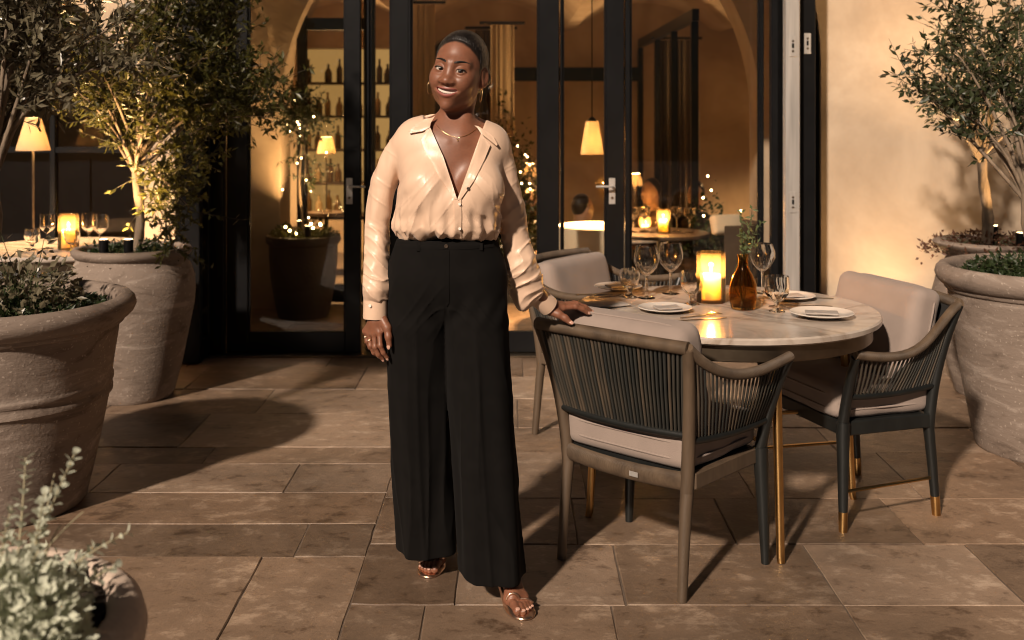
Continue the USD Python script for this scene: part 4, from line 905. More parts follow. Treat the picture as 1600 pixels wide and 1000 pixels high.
def prof_big(R, h, bands=True):
    s = R / .53; p = [(0, 0), (.335, 0), (.345, .012), (.365, .10), (.395, .24), (.425, .40)]
    p += [(.432, .418), (.440, .424), (.440, .440), (.434, .447), (.436, .462), (.443, .468), (.443, .484), (.438, .492), (.447, .56), (.460, .64), (.466, .690)] if bands else [(.45, .56), (.466, .66), (.470, .690)]
    p += [(.478, .694), (.484, .700), (.486, .712), (.502, .720), (.520, .738), (.530, .762), (.524, .786), (.508, .802), (.488, .808), (.466, .802), (.452, .784), (.448, .740), (.445, .70)]
    return [(a * s, b * h / .808) for a, b in p]
urn = [(0, 0), (.205, 0), (.215, .012), (.225, .03), (.262, .17), (.300, .36), (.3275, .50), (.333, .58), (.328, .655), (.308, .715), (.289, .745), (.287, .757), (.300, .766), (.312, .780), (.315, .796), (.305, .810), (.285, .813), (.268, .806), (.258, .78), (.255, .72)]
amph = [(0, 0), (.20, 0), (.21, .012), (.235, .10), (.285, .28), (.322, .46), (.328, .55), (.305, .65), (.268, .715), (.255, .745), (.268, .775), (.300, .80), (.322, .815), (.326, .828), (.315, .84), (.285, .842), (.262, .83), (.250, .80), (.248, .74)]
PL1, PL2, PR1, PR2, PF = (-2.05, 4.40, 0), (-2.07, 6.06, 0), (2.48, 5.12, 0), (2.66, 6.12, 0), (-1.035, 1.98, 0)
planter("big grey terracotta planter with banded sides and thick rolled rim, front left", PL1, prof_big(.535, .815), .445, .72, "terracotta_grey", 1)
planter("rounded clay urn planter standing behind the big front left planter", PL2, urn, .256, .74, "terracotta_grey", 2)
planter("big smooth clay planter with rolled rim at the right edge, in front", PR1, prof_big(.50, .84, False), .415, .75, "terracotta_grey", 3)
planter("clay urn with a narrow neck by the wall, behind the right front planter", PR2, amph, .249, .77, "terracotta_grey", 4)
planter("pale round pot in the near left corner, holding the silvery plant", PF, [(0, 0), (.22, 0), (.24, .02), (.29, .25), (.325, .42), (.335, .52), (.345, .535), (.362, .56), (.368, .595), (.360, .628), (.340, .645), (.315, .646), (.298, .63), (.292, .60)], .294, .625, "terracotta_pale", 5)
PT = (-1.58, 8.42, 0)
planter("dark planter with a lit slim tree, behind the left glazed door", PT, [(0, 0), (.185, 0), (.19, .012), (.215, .12), (.245, .30), (.256, .45), (.256, .54), (.262, .55), (.276, .56), (.280, .585), (.276, .612), (.258, .618), (.238, .612), (.232, .59), (.232, .55)], .233, .575, "planter_dark", 6)
# ------------------------------------------------------------------ trees and plants
def leaves(pts, dirs, ups, L, w, fold=.25):
    """Folded pointed leaves, each four triangles."""
    d = dirs / np.linalg.norm(dirs, axis=1, keepdims=True); s = np.cross(d, ups); s /= np.linalg.norm(s, axis=1, keepdims=True) + 1e-9; u = np.cross(s, d)
    L = L[:, None]; w = w[:, None]; n = len(pts)
    mid = pts + d * L * .5 - u * w * fold; a = pts + d * L * .42 + s * w; b = pts + d * L * .42 - s * w; tip = pts + d * L - u * L * .08
    V = np.stack([pts, a, tip, b, mid], 1).reshape(-1, 3); k = np.arange(n)[:, None, None] * 5
    f = (np.array([[0, 1, 4], [1, 2, 4], [4, 2, 3], [0, 4, 3]])[None] + k).reshape(-1, 3); return V, f
def unit(v): return v / (np.linalg.norm(v, axis=-1, keepdims=True) + 1e-9)
def tree(name, label, base, ztop, lean, cen, rad, nbr, ntw, nlf, L, m, seed, tr=.028, keep=None, droop=0.0, extra=(), group=None):
    """A tapered trunk to ztop, limbs into the crown ellipsoid, twigs on the limbs, leaves on the twigs. All in world coordinates."""
    r = np.random.default_rng(seed); t = thing(name, label, "tree", base, group=group); base = np.array(base, float)
    top = np.array([base[0] + lean[0], base[1] + lean[1], ztop]); n = 12; s = np.linspace(0, 1, n)[:, None]
    pts = base + (top - base) * s + np.c_[.02 * np.sin(s * 5 + seed), .02 * np.cos(s * 4 + seed), 0 * s] * np.sin(s * math.pi)
    obj("trunk", tube(pts, np.linspace(tr, tr * .72, n) * (1 + .10 * np.sin(np.arange(n) * 2.1)), 10), "bark", t, smooth=True, local=False)
    cen, rad = np.array(cen, float), np.array(rad, float); tw = []
    tips = [cen + rad * unit(r.normal(size=3)) * r.uniform(.45, 1.0) ** .6 for _ in range(nbr)] + [np.array(e, float) for e in extra]
    for tip in tips:
        st = pts[r.integers(n - 3, n)]; c = st + (tip - st) * .45 + np.array([0, 0, .22 * abs(tip[0] - st[0]) + .08]) + r.normal(0, .05, 3)
        q = np.linspace(0, 1, 10)[:, None]; b = (1 - q) ** 2 * st + 2 * q * (1 - q) * c + q * q * tip
        obj("branch", tube(b, np.linspace(tr * .34, .002, 10), 6), "bark", t, smooth=True, local=False)
        for _ in range(ntw):
            k = r.uniform(.35, 1); o = b[0] * 0 + np.array([np.interp(k, q[:, 0], b[:, j]) for j in range(3)])
            d = unit((tip - st)) * .6 + unit(r.normal(size=3)) * .9 + np.array([0, 0, .25 - droop]); tw.append((o, unit(d) * r.uniform(.10, .30)))
    tv, tf, nv = [], [], 0; P0, D0 = [], []
    for o, d in tw:
        e = np.array([o, o + d * .5 + r.normal(0, .008, 3), o + d + np.array([0, 0, -droop * .12])]); v, f = tube(e, [.0022, .0016, .0008], 4); tv.append(v); tf.append(f + nv); nv += len(v)
        k = r.uniform(.1, 1.02, nlf)[:, None]; p = e[0] * (1 - k) ** 2 + 2 * k * (1 - k) * e[1] + k * k * e[2]; P0.append(p); D0.append(unit(unit(d) * .7 + unit(r.normal(size=(nlf, 3))) + np.array([0, 0, -.1 - droop])))
    P0, D0 = np.vstack(P0), np.vstack(D0)
    if keep is not None: k = keep(P0); P0, D0 = P0[k], D0[k]
    n = len(P0); obj("twigs", (np.vstack(tv), np.vstack(tf)), "twig", t, local=False, kind="stuff")
    obj("crown", leaves(P0, D0, unit(r.normal(size=(n, 3)) + [0, 0, .8]), L * r.uniform(.6, 1.25, n), L * r.uniform(.15, .24, n)), m, t, local=False, kind="stuff"); return t
tree("olive_tree", "grey-leaved olive tree in the big front left planter", (PL1[0] - .06, PL1[1], .70), 1.38, (.03, .05), (-2.10, 4.62, 2.02), (.66, .50, .66), 26, 24, 12, .052, "grey_leaf", 11, .040)
tree("olive_tree", "tall bushy olive tree lit from below, growing from the clay urn", (PL2[0] + .02, PL2[1], .72), 1.30, (.0, .02), (-1.93, 6.02, 1.98), (.72, .52, .74), 36, 28, 13, .046, "fern_leaf", 12, .027,
     extra=[P(432, 130, 5.85), P(428, 185, 5.8), P(395, 160, 5.8), P(410, 100, 5.9), P(300, 330, 5.8), P(275, 395, 5.85), P(262, 300, 5.9), P(330, 250, 5.85)])
tree("olive_tree", "small olive tree against the plaster wall, in the narrow-necked urn", (PR2[0] - .05, PR2[1], .74), 1.36, (-.01, .02), (2.72, 6.10, 1.98), (.46, .40, .55), 11, 15, 11, .050, "olive_leaf", 13, .034, extra=[P(1470, 120, 6), P(1455, 150, 6.0)])
tree("olive_tree", "olive tree leaning in from the right edge with a forked branch", (PR1[0] - .06, PR1[1], .72), 1.22, (-.04, .02), (2.50, 5.30, 2.02), (.56, .40, .52), 9, 15, 11, .050, "olive_leaf", 14, .036, extra=[P(1432, 90, 5.35), P(1428, 130, 5.3), P(1475, 60, 5.35), P(1480, 170, 5.2), P(1500, 30, 5.4), P(1560, 60, 5.3)])
def lit_bits(t, pts, r=.006):
    obj("fairy_light", join(*[move(trimesh.creation.icosphere(1, r), p) for p in pts]), "bulb", t, local=False, kind="stuff")
st = tree("slim_tree", "slim tree wound with tiny lights in the dark planter behind the left door", (PT[0], PT[1], .55), 1.55, (-.02, 0), (-1.60, 8.40, 1.35), (.09, .09, .42), 16, 10, 9, .045, "olive_leaf", 15, .012)
r_ = np.random.default_rng(3)
lit_bits(st, [np.array([PT[0] + r_.normal(0, .055), PT[1] - .06 + r_.normal(0, .05), r_.uniform(.75, 1.7)]) for _ in range(15)], .0055)
def mound(name, label, c, r0, r1, zc, h, n, L, m, seed, spill=0.0, cat="plant", group=None):
    r = np.random.default_rng(seed); a = r.uniform(0, 2 * math.pi, n); q = np.sqrt(r.uniform((r0 / r1) ** 2, 1, n)) * r1
    p = np.c_[c[0] + q * np.cos(a), c[1] + q * np.sin(a), zc + h * (1 - (q / r1) ** 2) ** .5 * r.uniform(.2, 1.15, n) * (.5 + meshkit.noise(np.c_[np.cos(a) * q * 14, np.sin(a) * q * 14, 0 * a], seed)) - spill * (q / r1) ** 4 * r.uniform(0, 1, n)]
    d = unit(np.c_[np.cos(a), np.sin(a), 0 * a] * .7 + r.normal(size=(n, 3)) * .8 + [0, 0, .5])
    t = thing(name, label, cat, (c[0], c[1], zc), group=group)
    st_, k = [], 0
    for i in range(0, n, max(1, n // 60)): st_.append(tube([[c[0] + (p[i][0] - c[0]) * .55, c[1] + (p[i][1] - c[1]) * .55, zc - .01], (p[i] + [c[0], c[1], zc + .03]) / 2 + r.normal(0, .01, 3), p[i]], [.003, .0022, .0012], 4))
    obj("stems", join(*st_), "green_stem", t, local=False, kind="stuff")
    obj("foliage", leaves(p, d, unit(r.normal(size=(n, 3)) + [0, 0, 1]), L * r.uniform(.6, 1.3, n), L * r.uniform(.2, .34, n)), m, t, local=False, kind="stuff"); return t
mound("groundcover", "low green groundcover under the olive in the big front left planter", PL1, .03, .44, .735, .075, 2600, .030, "ground_leaf", 21)
mound("shrub", "loose grey-green shrub rising around the olive trunk in the front left planter", (PL1[0] + .10, PL1[1] - .02, 0), .02, .24, .76, .26, 520, .042, "grey_leaf", 28)
mound("groundcover", "trailing plants around the tree foot in the rounded clay urn", PL2, .02, .28, .765, .06, 1100, .032, "ground_leaf", 22, .10)
mound("groundcover", "dark green groundcover in the right front planter", PR1, .05, .40, .765, .10, 2400, .032, "ground_leaf", 23)
mound("groundcover", "reddish trailing plant spilling from the narrow-necked urn", PR2, .06, .40, .80, .075, 900, .030, "red_leaf", 24, .10)
lowp = mound("groundcover", "small lit plants round the slim tree in the dark planter", PT, .02, .27, .59, .10, 700, .034, "fern_leaf", 25, .03)
lit_bits(lowp, [np.array([PT[0] + r_.uniform(-.16, .2), PT[1] - .2 + r_.normal(0, .02), r_.uniform(.63, .73)]) for _ in range(8)], .009)
indoor = mound("indoor_plant", "leafy plant dotted with tiny lights, indoors behind the woman's shoulder", (-.02, 9.3, 0), .02, .26, .35, .95, 2200, .05, "fern_leaf", 26)
lit_bits(indoor, [np.array([-.02 + r_.normal(0, .12), 9.1 + r_.normal(0, .06), r_.uniform(.75, 1.3)]) for _ in range(22)], .006)
obj("pot", lathe([(0, -.65), (.16, -.65), (.2, -.1), (.22, .0), (.2, .02), (.19, 0), (.17, -.04), (0, -.04)], 24), "planter_dark", indoor, smooth=40)
in2 = mound("indoor_plant", "dark leafy plant with scattered lights behind the right glass pane", (1.50, 8.40, 0), .02, .20, .30, .45, 1100, .05, "ground_leaf", 27)
lit_bits(in2, [np.array([1.50 + r_.normal(0, .08), 8.25 + r_.normal(0, .05), r_.uniform(.7, 1.1)]) for _ in range(5)], .007)
obj("pot", lathe([(0, -.3), (.13, -.3), (.16, -.1), (.17, .0), (.16, .02), (.15, 0), (.14, -.03), (0, -.03)], 24), "planter_dark", in2, smooth=40)
# spotlights in the planters, shining up into the trees
def spot(label, c, power):
    t = thing("garden_spotlight", label, "spotlight", c, group=None)
    obj("spike", tube([(0, 0, -.05), (0, 0, .02)], .006, 8), "black_metal", t); obj("housing", lathe([(0, .02), (.016, .02), (.024, .03), (.026, .105), (.023, .105), (.021, .05), (0, .05)], 16), "black_metal", t, smooth=40)
    obj("lens", move(lathe([(0, 0), (.0185, 0), (.014, .005), (0, .007)], 14), (0, 0, .0505)), "spot_lens", t, smooth=True); lamp_light(t, "spot_light", np.asarray(c) + [0, 0, .078], power * 5.0, .012, (1.0, .60, .26))
spot("small glowing spotlight at the rim of the rounded clay urn, right of the trunk", (PL2[0] + .06, PL2[1] - .235, .775), 5)
spot("small glowing spotlight left of the trunk in the rounded clay urn", (PL2[0] - .07, PL2[1] - .235, .775), 4)
spot("small glowing spotlight behind the tree foot in the narrow-necked urn", (PR2[0] + .06, PR2[1] + .16, .80), 7.0)
spot("small glowing spotlight in front of the tree foot in the narrow-necked urn", (PR2[0] + .05, PR2[1] - .20, .80), 3.0)
spot("small glowing spotlight in the dark planter behind the left door", (PT[0] + .07, PT[1] - .20, .60), 4)
spot("small spotlight grazing up the plaster behind the dark planter, through the left door", (PT[0] - .06, PT[1] + .19, .60), 6)
spot("ground spotlight grazing the plaster strip behind the rounded clay urn", (-2.17, 6.86, .03), 4)
spot("ground spotlight hidden behind the right front planter, washing the plaster wall", (2.35, 6.72, .03), 2.2)
# the silvery plant in the near corner: stems and every leaf
def silver():
    r = np.random.default_rng(31); t = thing("silver_plant", "silvery round-leaved plant, out of focus in the near left corner", "plant", (PF[0], PF[1], .64)); n = 0
    spec = [((118, 706), 1.95), ((200, 832), 1.93), ((182, 884), 1.90), ((40, 715), 2.0), ((70, 770), 1.88), ((20, 790), 1.9), ((112, 905), 1.86), ((60, 860), 1.84), ((150, 850), 1.93), ((20, 880), 1.83), ((95, 820), 1.95), ((5, 940), 1.82), ((80, 950), 1.80), ((-30, 830), 1.95), ((130, 800), 2.02), ((-40, 760), 2.0), ((40, 920), 1.79), ((85, 740), 2.05)]
    for (u, v), Y in spec:
        tip = P(u, v, Y); st = np.array([PF[0] + .17 + r.normal(0, .04), PF[1] - .11 + r.normal(0, .04), .62]); c = (st + tip) / 2 + np.array([r.normal(0, .02), 0, .05])
        q = np.linspace(0, 1, 14)[:, None]; b = (1 - q) ** 2 * st + 2 * q * (1 - q) * c + q * q * tip
        s = obj("stem", tube(b, np.linspace(.0024, .0012, 14), 6), "silver_stem", t, smooth=True, local=False)
        d = unit(np.gradient(b, axis=0)); ks = np.arange(.2, 1.0, .0155 / max(np.linalg.norm(tip - st), .12)); 
        for i, k in enumerate(ks):
            if n >= 292: break
            p = np.array([np.interp(k, q[:, 0], b[:, j]) for j in range(3)]); dd = unit(np.array([np.interp(k, q[:, 0], d[:, j]) for j in range(3)]))
            sd = unit(np.cross(dd, [0, 0, 1.0])); up = np.cross(sd, dd); a = i * math.pi / 2 + r.normal(0, .25)
            for sgn in (1, -1):
                o = math.cos(a) * sd * sgn + math.sin(a) * up * sgn; ld = unit(o + dd * .75 + r.normal(0, .12, 3)); sc = (1.15 - .45 * k) * r.uniform(.8, 1.15); L, w = .0245 * sc, .0085 * sc
                ss = unit(np.cross(ld, unit(dd - ld * (ld @ dd)))); uu = np.cross(ss, ld)
                pr = [(0, 0), (.3, .6), (.58, 1.0), (.82, .82), (1, .0)]
                V = [p + ld * L * x + ss * w * y + uu * (w * .25 * y - .12 * L * x * x) for x, y in pr] + [p + ld * L * x - ss * w * y + uu * (w * .25 * y - .12 * L * x * x) for x, y in pr[1:4]] + [p + ld * L * x - uu * .12 * L * x * x for x in (.3, .58, .82)]
                f = [[0, 1, 8], [1, 2, 9], [1, 9, 8], [2, 3, 10], [2, 10, 9], [3, 4, 10], [0, 8, 5], [5, 8, 9], [5, 9, 6], [6, 9, 10], [6, 10, 7], [7, 10, 4]]
                obj("leaf", (V, f), "silver_leaf", s, smooth=True, local=False); n += 1
    c = np.array([-.835, 1.80, .67]); k = 3000; q = c + unit(r.normal(size=(k, 3))) * np.cbrt(r.uniform(0, 1, (k, 1))) * [.150, .13, .150]; q = q[q[:, 2] > .61]
    obj("inner_foliage", leaves(q, unit(unit(q - c) + r.normal(size=q.shape) * .6 + [0, 0, .3]), unit(r.normal(size=q.shape) + [0, -.5, 1]), r.uniform(.018, .029, len(q)), r.uniform(.006, .0105, len(q))), "silver_leaf", t, local=False, kind="stuff")
    a = r.uniform(0, 2 * math.pi, 1100); rr = .275 * np.sqrt(r.uniform(0, 1, 1100)); q = np.c_[PF[0] + rr * np.cos(a), PF[1] + rr * np.sin(a), .632 + r.uniform(0, .06, 1100)]
    obj("low_foliage", leaves(q, unit(r.normal(size=q.shape) + [0, 0, .7]), unit(r.normal(size=q.shape) + [0, 0, 1]), r.uniform(.018, .028, 1100), r.uniform(.006, .010, 1100)), "silver_leaf", t, local=False, kind="stuff")
    return t
silver()
# ------------------------------------------------------------------ the round table
TC = np.array([.829, 4.35, 0]); TZ = .78
tb = thing("dining_table", "round pale marble-topped dining table on slim brass legs", "table", TC)
a = .585; obj("table_top", lathe([(0, TZ - .028), (a - .004, TZ - .028), (a + .004, TZ - .022), (a + .005, TZ - .006), (a, TZ), (a - .004, TZ), (0, TZ)], 96), "marble", tb, smooth=35)
obj("apron", lathe([(.535, TZ - .088), (.553, TZ - .088), (.556, TZ - .085), (.556, TZ - .032), (.553, TZ - .0285), (.535, TZ - .0285), (.535, TZ - .088)], 96), "bronze", tb, smooth=35)
for k in (-80, 10, 100, 190):
    c, s = math.cos(math.radians(k)), math.sin(math.radians(k))
    lg = obj("leg", tube([(.545 * c, .545 * s, 0), (.54 * c, .54 * s, .02), (.50 * c, .50 * s, TZ - .089)], [.013, .0145, .0185], 14), "brass", tb, smooth=40); obj("foot", lathe([(0, 0), (.0135, 0), (.0135, .006), (0, .006)], 12), "black_metal", lg) if False else None
obj("stretcher", join(tube([(-.40, -.07, .36), (.40, .07, .36)], .008, 8), tube([(.07, -.40, .36), (-.07, .40, .36)], .008, 8)), "brass", tb)
# ------------------------------------------------------------------ chairs
def chair(label, loc, rz, tips, seat="cushion", legm="brown_leg", frontm="dark_leg", dz=0.0, cz=0.0):
    t = thing("dining_chair", label, "chair", loc, rz, group=None)
    R0 = lambda s: [(s * .25, -.25, 0), (s * .2468, -.2358, .17), (s * .245, -.218, .34), (s * .262, -.232, .52), (s * .308, -.305, .815)]
    for s in (-1, 1):
        lg = obj("leg", tube(spline(R0(s)[:3], 8), np.linspace(.0155, .0215, 8), 12), legm, t, smooth=40)
        obj("rear_post", tube(spline(R0(s)[2:], 10), np.linspace(.0225, .019, 10), 12), legm, t, smooth=40)
        fl = obj("leg", tube(spline([(s * .29, .195, 0), (s * .283, .19, .2), (s * .275, .185, .40)], 8), np.linspace(.0145, .026, 8), 12), frontm, t, smooth=40)
        obj("arm_post", tube(spline([(s * .277, .185, .40), (s * .30, .185, .50), (s * .375, .20, .712 + dz)], 9), np.linspace(.021, .0165, 9), 12), frontm, t, smooth=40)
        if tips:
            obj("brass_tip", tube([(s * .2902, .1952, .0), (s * .2878, .1936, .075)], [.0155, .0175], 14), "brass", fl, smooth=40)
            obj("brass_tip", tube([(s * .25, -.25, 0), (s * .2486, -.2437, .075)], [.0163, .0180], 14), "brass", lg, smooth=40)
        arm = spline([(s * .308, -.305, .817), (s * .322, -.22, .755), (s * .340, -.10, .708 + dz * .8), (s * .36, .06, .700 + dz), (s * .378, .205, .722 + dz)], 18)
        obj("arm_rail", tube(arm, .0178, 12), "wrapped_along", t, smooth=40)
        lo = spline([(s * .262, -.232, .505), (s * .292, -.02, .495), (s * .300, .183, .500)], 12); obj("side_rail", tube(lo, .0125, 10), "dark_leg", t, smooth=40)
        pa = np.linspace(.05, .965, 24)
        for q in pa:
            A = np.array([np.interp(q, np.linspace(0, 1, 18), arm[:, j]) for j in range(3)]); B = np.array([np.interp(.02 + q * .96, np.linspace(0, 1, 12), lo[:, j]) for j in range(3)]) 
            obj("rope", tube([A, (A + B) / 2 + [s * .004, 0, 0], B], .0042, 6), "rope", t, smooth=True)
        obj("seat_rail", box(-.013, .013, -.205, .172, .345, .398), legm, t).GetPrim() if False else obj("seat_rail", move(box(-.013, .013, -.205, .170, .345, .398), (s * .258, 0, 0)), legm, t)
    top = spline([(-.308, -.305, .817), (-.15, -.328, .821), (0, -.335, .823), (.15, -.328, .821), (.308, -.305, .817)], 18); obj("back_rail", tube(top, .0215, 14), "wrapped_across", t, smooth=40)
    lo = spline([(-.262, -.236, .525), (0, -.256, .520), (.262, -.236, .525)], 12); obj("back_rail", tube(lo, .0125, 10), "dark_leg", t, smooth=40)
    for q in np.linspace(.03, .97, 38):
        A = np.array([np.interp(q, np.linspace(0, 1, 18), top[:, j]) for j in range(3)]); B = np.array([np.interp(q, np.linspace(0, 1, 12), lo[:, j]) for j in range(3)])
        obj("rope", tube([A, (A + B) / 2 + [0, -.003, 0], B], .0053, 6), "rope", t, smooth=True)
    obj("seat_rail", tube(spline([(-.245, -.222, .372), (0, -.245, .368), (.245, -.222, .372)], 10), .030, 12, flat=.5), "wrapped_across", t, smooth=40)
    obj("seat_rail", box(-.245, .245, .158, .184, .345, .398), legm, t); obj("seat_base", plain_box(-.243, .243, -.205, .157, .378, .396), "dark_leg", t)
    n_ = 12; U = np.linspace(.02, .98, n_); tp = np.array([[np.interp(q, np.linspace(0, 1, 18), top[:, j]) for j in range(3)] for q in U]); bt = np.array([[np.interp(q, np.linspace(0, 1, 12), lo[:, j]) for j in range(3)] for q in U])
    A = np.vstack([tp + [0, .012, -.015], bt + [0, .012, .0]]); f4 = [[i, i + 1, n_ + i + 1, n_ + i] for i in range(n_ - 1)]
    obj("back_lining", (np.vstack([A, A + [0, .004, 0]]), f4 + [[a + 2 * n_, d + 2 * n_, c + 2 * n_, b + 2 * n_] for a, b, c, d in f4]), "lining", t)
    def piping(hx, hy, r, z, m=seat, x=0):
        a = np.linspace(0, 2 * math.pi, 61)[:-1]; c, s = np.cos(a), np.sin(a); p = 7
        k = (np.abs(c) ** p + np.abs(s) ** p) ** (-1 / p); return np.c_[hx * c * k, hy * s * k, np.full(60, z)]
    def soft(hx, hy, hz, r, puff, seed):
        V, f = rbox(hx, hy, hz, r, 9, puff); V = V + np.c_[0 * V[:, 0], 0 * V[:, 0], .010 * (meshkit.fbm(V * [7, 9, 2], 3, seed) - .5)]; V[:, 0] *= 1 + .012 * np.sin(V[:, 1] * 30 + seed); return V, f
    cs = obj("seat_cushion", move(soft(.252, .215, .062, .035, .010, int(abs(loc[0]) * 100)), (0, -.012, .462)), seat, t, smooth=True)
    for z in (.026, -.026): obj("piping", tube(move((piping(.2535, .2165, 0, z), [[0, 0, 0]]), (0, -.012, .462))[0], .0042, 6, closed=True), seat, cs, smooth=True)
    cb = obj("back_cushion", move(soft(.268, .185, .062, .045, .016, 3 + int(abs(loc[0]) * 100)), (0, -.178, .690 + cz), rx=104), seat, t, smooth=True)
    obj("piping", tube(move((piping(.2695, .1865, 0, .017), [[0, 0, 0]]), (0, -.178, .690 + cz), rx=104)[0], .0042, 6, closed=True), seat, cb, smooth=True)
    obj("label_tag", box(.05, .085, -.2625, -.2605, .358, .374, .0005), "brushed_steel", t) if not tips else None
    if tips: obj("stretcher", tube([(-.284, .19, .145), (-.247, -.225, .145)], .007, 8), "brass", t); obj("stretcher", tube([(.284, .19, .145), (.247, -.225, .145)], .007, 8), "brass", t)
    return t
chair("woven rope armchair in the foreground, its back to us, the woman's hand on it", (.524, 3.866, 0), -42.7, False)
chair("woven rope armchair with brass-tipped dark legs at the right of the table", (1.315, 4.43, 0), 108, True, legm="dark_leg", frontm="dark_leg", dz=-.05)
chair("rope armchair with a pale cushion behind the table, beside the woman's sleeve", (.46, 5.40, 0), -126, False, cz=-.045)
# ------------------------------------------------------------------ what stands on the table
def on(u, v): Y = F * (EYE - TZ) / (v - HZ); return np.array([(u - 800) * Y / F, Y, TZ + .0006])
def wine_glass(label, c, h=.215, rb=.052, group=None):
    t = thing("wine_glass", label, "wine glass", c)
    o = [(0, 0), (.036, 0), (.037, .0015), (.034, .003), (.012, .006), (.0055, .012), (.0042, .03), (.0058, .05), (.0042, .068), (.0058, .084), (.010, .092), (.028, .108), (.044, .128), (rb, .150), (rb * .985, .175), (.043, h)]
    i = [(.0415, h), (rb * .985 - .0016, .175), (rb - .0018, .150), (.042, .129), (.026, .111), (.008, .098), (0, .096)]
    V, f = lathe(o + i, 40); k = np.clip((.135 - np.abs(V[:, 2] - .118) * 0 - V[:, 2]) / .02, 0, 1) * (V[:, 2] > .095); a = np.arctan2(V[:, 1], V[:, 0])
    V[:, :2] *= (1 + .045 * k * np.sign(np.sin(a * 10)) * .8)[:, None]
    obj("glass", (V, f), "clear_glass", t, smooth=28); return t
def goblet(label, c, h=.125, rt=.042):
    t = thing("goblet", label, "goblet", c)
    o = [(0, 0), (.030, 0), (.031, .002), (.026, .005), (.010, .012), (.008, .024), (.012, .036), (.030, .050), (rt * .95, .072), (rt, .095), (rt * .98, h)]; i = [(rt * .98 - .0022, h), (rt - .0026, .095), (rt * .95 - .003, .073), (.026, .054), (.008, .044), (0, .043)]
    V, f = lathe(o + i, 48); a = np.arctan2(V[:, 1], V[:, 0]); k = np.clip((.105 - V[:, 2]) / .01, 0, 1) * np.clip((V[:, 2] - .036) / .01, 0, 1)
    V[:, :2] *= (1 + .035 * k * np.abs(np.sin(a * 6 + V[:, 2] * 60)) + .035 * k * np.abs(np.sin(a * 6 - V[:, 2] * 60)))[:, None]
    obj("glass", (V, f), "clear_glass", t, smooth=25); return t
wine_glass("left wine glass of the pair, nearest the woman", on(1010, 466)); wine_glass("second wine glass of the pair, just left of the candle lantern", on(1048, 459)); wine_glass("wine glass standing behind the amber vase", on(1191, 458), .21, .054)
goblet("short cut-glass goblet at the left, in front of the wine glass pair", on(984, 465), .117, .040); goblet("cut-glass goblet just left of the candle lantern", on(1081, 476), .132, .044); goblet("cut-glass goblet right of the amber vase", on(1214, 487), .137, .046)
def lantern(label, c, s=1.0, light=3.0):
    t = thing("candle_lantern", label, "candle lantern", c)
    obj("glass_cylinder", lathe([(0, 0), (.056 * s, 0), (.058 * s, .004), (.058 * s, .200 * s), (.0555 * s, .203 * s), (.0535 * s, .200 * s), (.0535 * s, .012), (0, .012)], 40), "lantern_glass", t, smooth=40)
    cd = obj("candle", lathe([(0, .0125), (.039 * s, .0125), (.040 * s, .018), (.0395 * s, .112 * s), (.036 * s, .116 * s), (.026 * s, .110 * s), (0, .106 * s)], 32), "wax", t, smooth=40)
    obj("wick", tube([(0, 0, .104 * s), (.001, 0, .122 * s)], .0012, 5), "black_metal", cd)
    obj("flame", lathe([(0, .116 * s), (.004 * s, .122 * s), (.0065 * s, .131 * s), (.0050 * s, .143 * s), (.0022 * s, .156 * s), (0, .164 * s)], 14), "flame", cd, smooth=True)
    lamp_light(t, "candle_light", np.asarray(c) + [0, 0, .136 * s], light, .010, (1.0, .55, .20)); return t
lantern("lit pillar candle in a glass cylinder lantern on the round marble table", on(1111, 472), 1.0, 1.6)
vs = thing("vase", "amber glass bottle vase beside the candle lantern", "vase", on(1161, 483))
vo = [(0, 0), (.040, 0), (.046, .005), (.0515, .03), (.0535, .062), (.050, .100), (.040, .130), (.027, .152), (.0205, .170), (.0188, .190), (.0205, .206), (.0225, .212)]
obj("bottle", lathe(vo + [(.0198, .212), (.016, .19), (.018, .168), (.024, .152), (.037, .129), (.047, .099), (.0505, .062), (.048, .032), (.041, .012), (0, .010)], 40), "amber_glass", vs, smooth=40)
def sprig():
    r = np.random.default_rng(41); c = on(1161, 483); t = thing("sprig", "green leafy sprig standing in the amber vase", "flower stem", c + [0, 0, .03])
    for tip in ((1158, 332), (1175, 327), (1190, 348), (1183, 380), (1160, 365), (1170, 352)):
        e = P(*tip, c[1] + r.normal(0, .02)); b = np.array([c + [0, 0, .03], c + [r.normal(0, .004), 0, .205], (c + [0, 0, .215]) * .45 + e * .55 + r.normal(0, .006, 3), e]); b = spline(b, 16); s = obj("stem", tube(b, np.linspace(.0018, .0009, 16), 5), "green_stem", t, smooth=True, local=False)
        k = np.linspace(.55, 1.0, 11); p = np.stack([np.interp(k, np.linspace(0, 1, 16), b[:, j]) for j in range(3)], 1); d = unit(np.gradient(p, axis=0)); o = unit(r.normal(size=(11, 3))); 
        obj("leaves", leaves(np.vstack([p, p]), np.vstack([unit(d * .6 + o), unit(d * .6 - o)]), unit(r.normal(size=(22, 3)) + [0, -1, .5]), r.uniform(.017, .030, 22), r.uniform(.0035, .0065, 22)), "silver_leaf" if False else "sage_leaf", s, local=False, kind="stuff")
leafmat("sage_leaf", (.09, .12, .05), (.15, .17, .075), (.22, .23, .12), .55, .25)
sprig()
plate_m = lathe([(0, 0), (.055, 0), (.058, .003), (.075, .006), (.104, .014), (.106, .016), (.104, .0175), (.074, .0095), (.056, .0065), (0, .006)], 48)
def plate(label, c, s=1.0): t = thing("plate", label, "plate", c); obj("dish", move(plate_m, s=s), "porcelain", t, smooth=40); return t
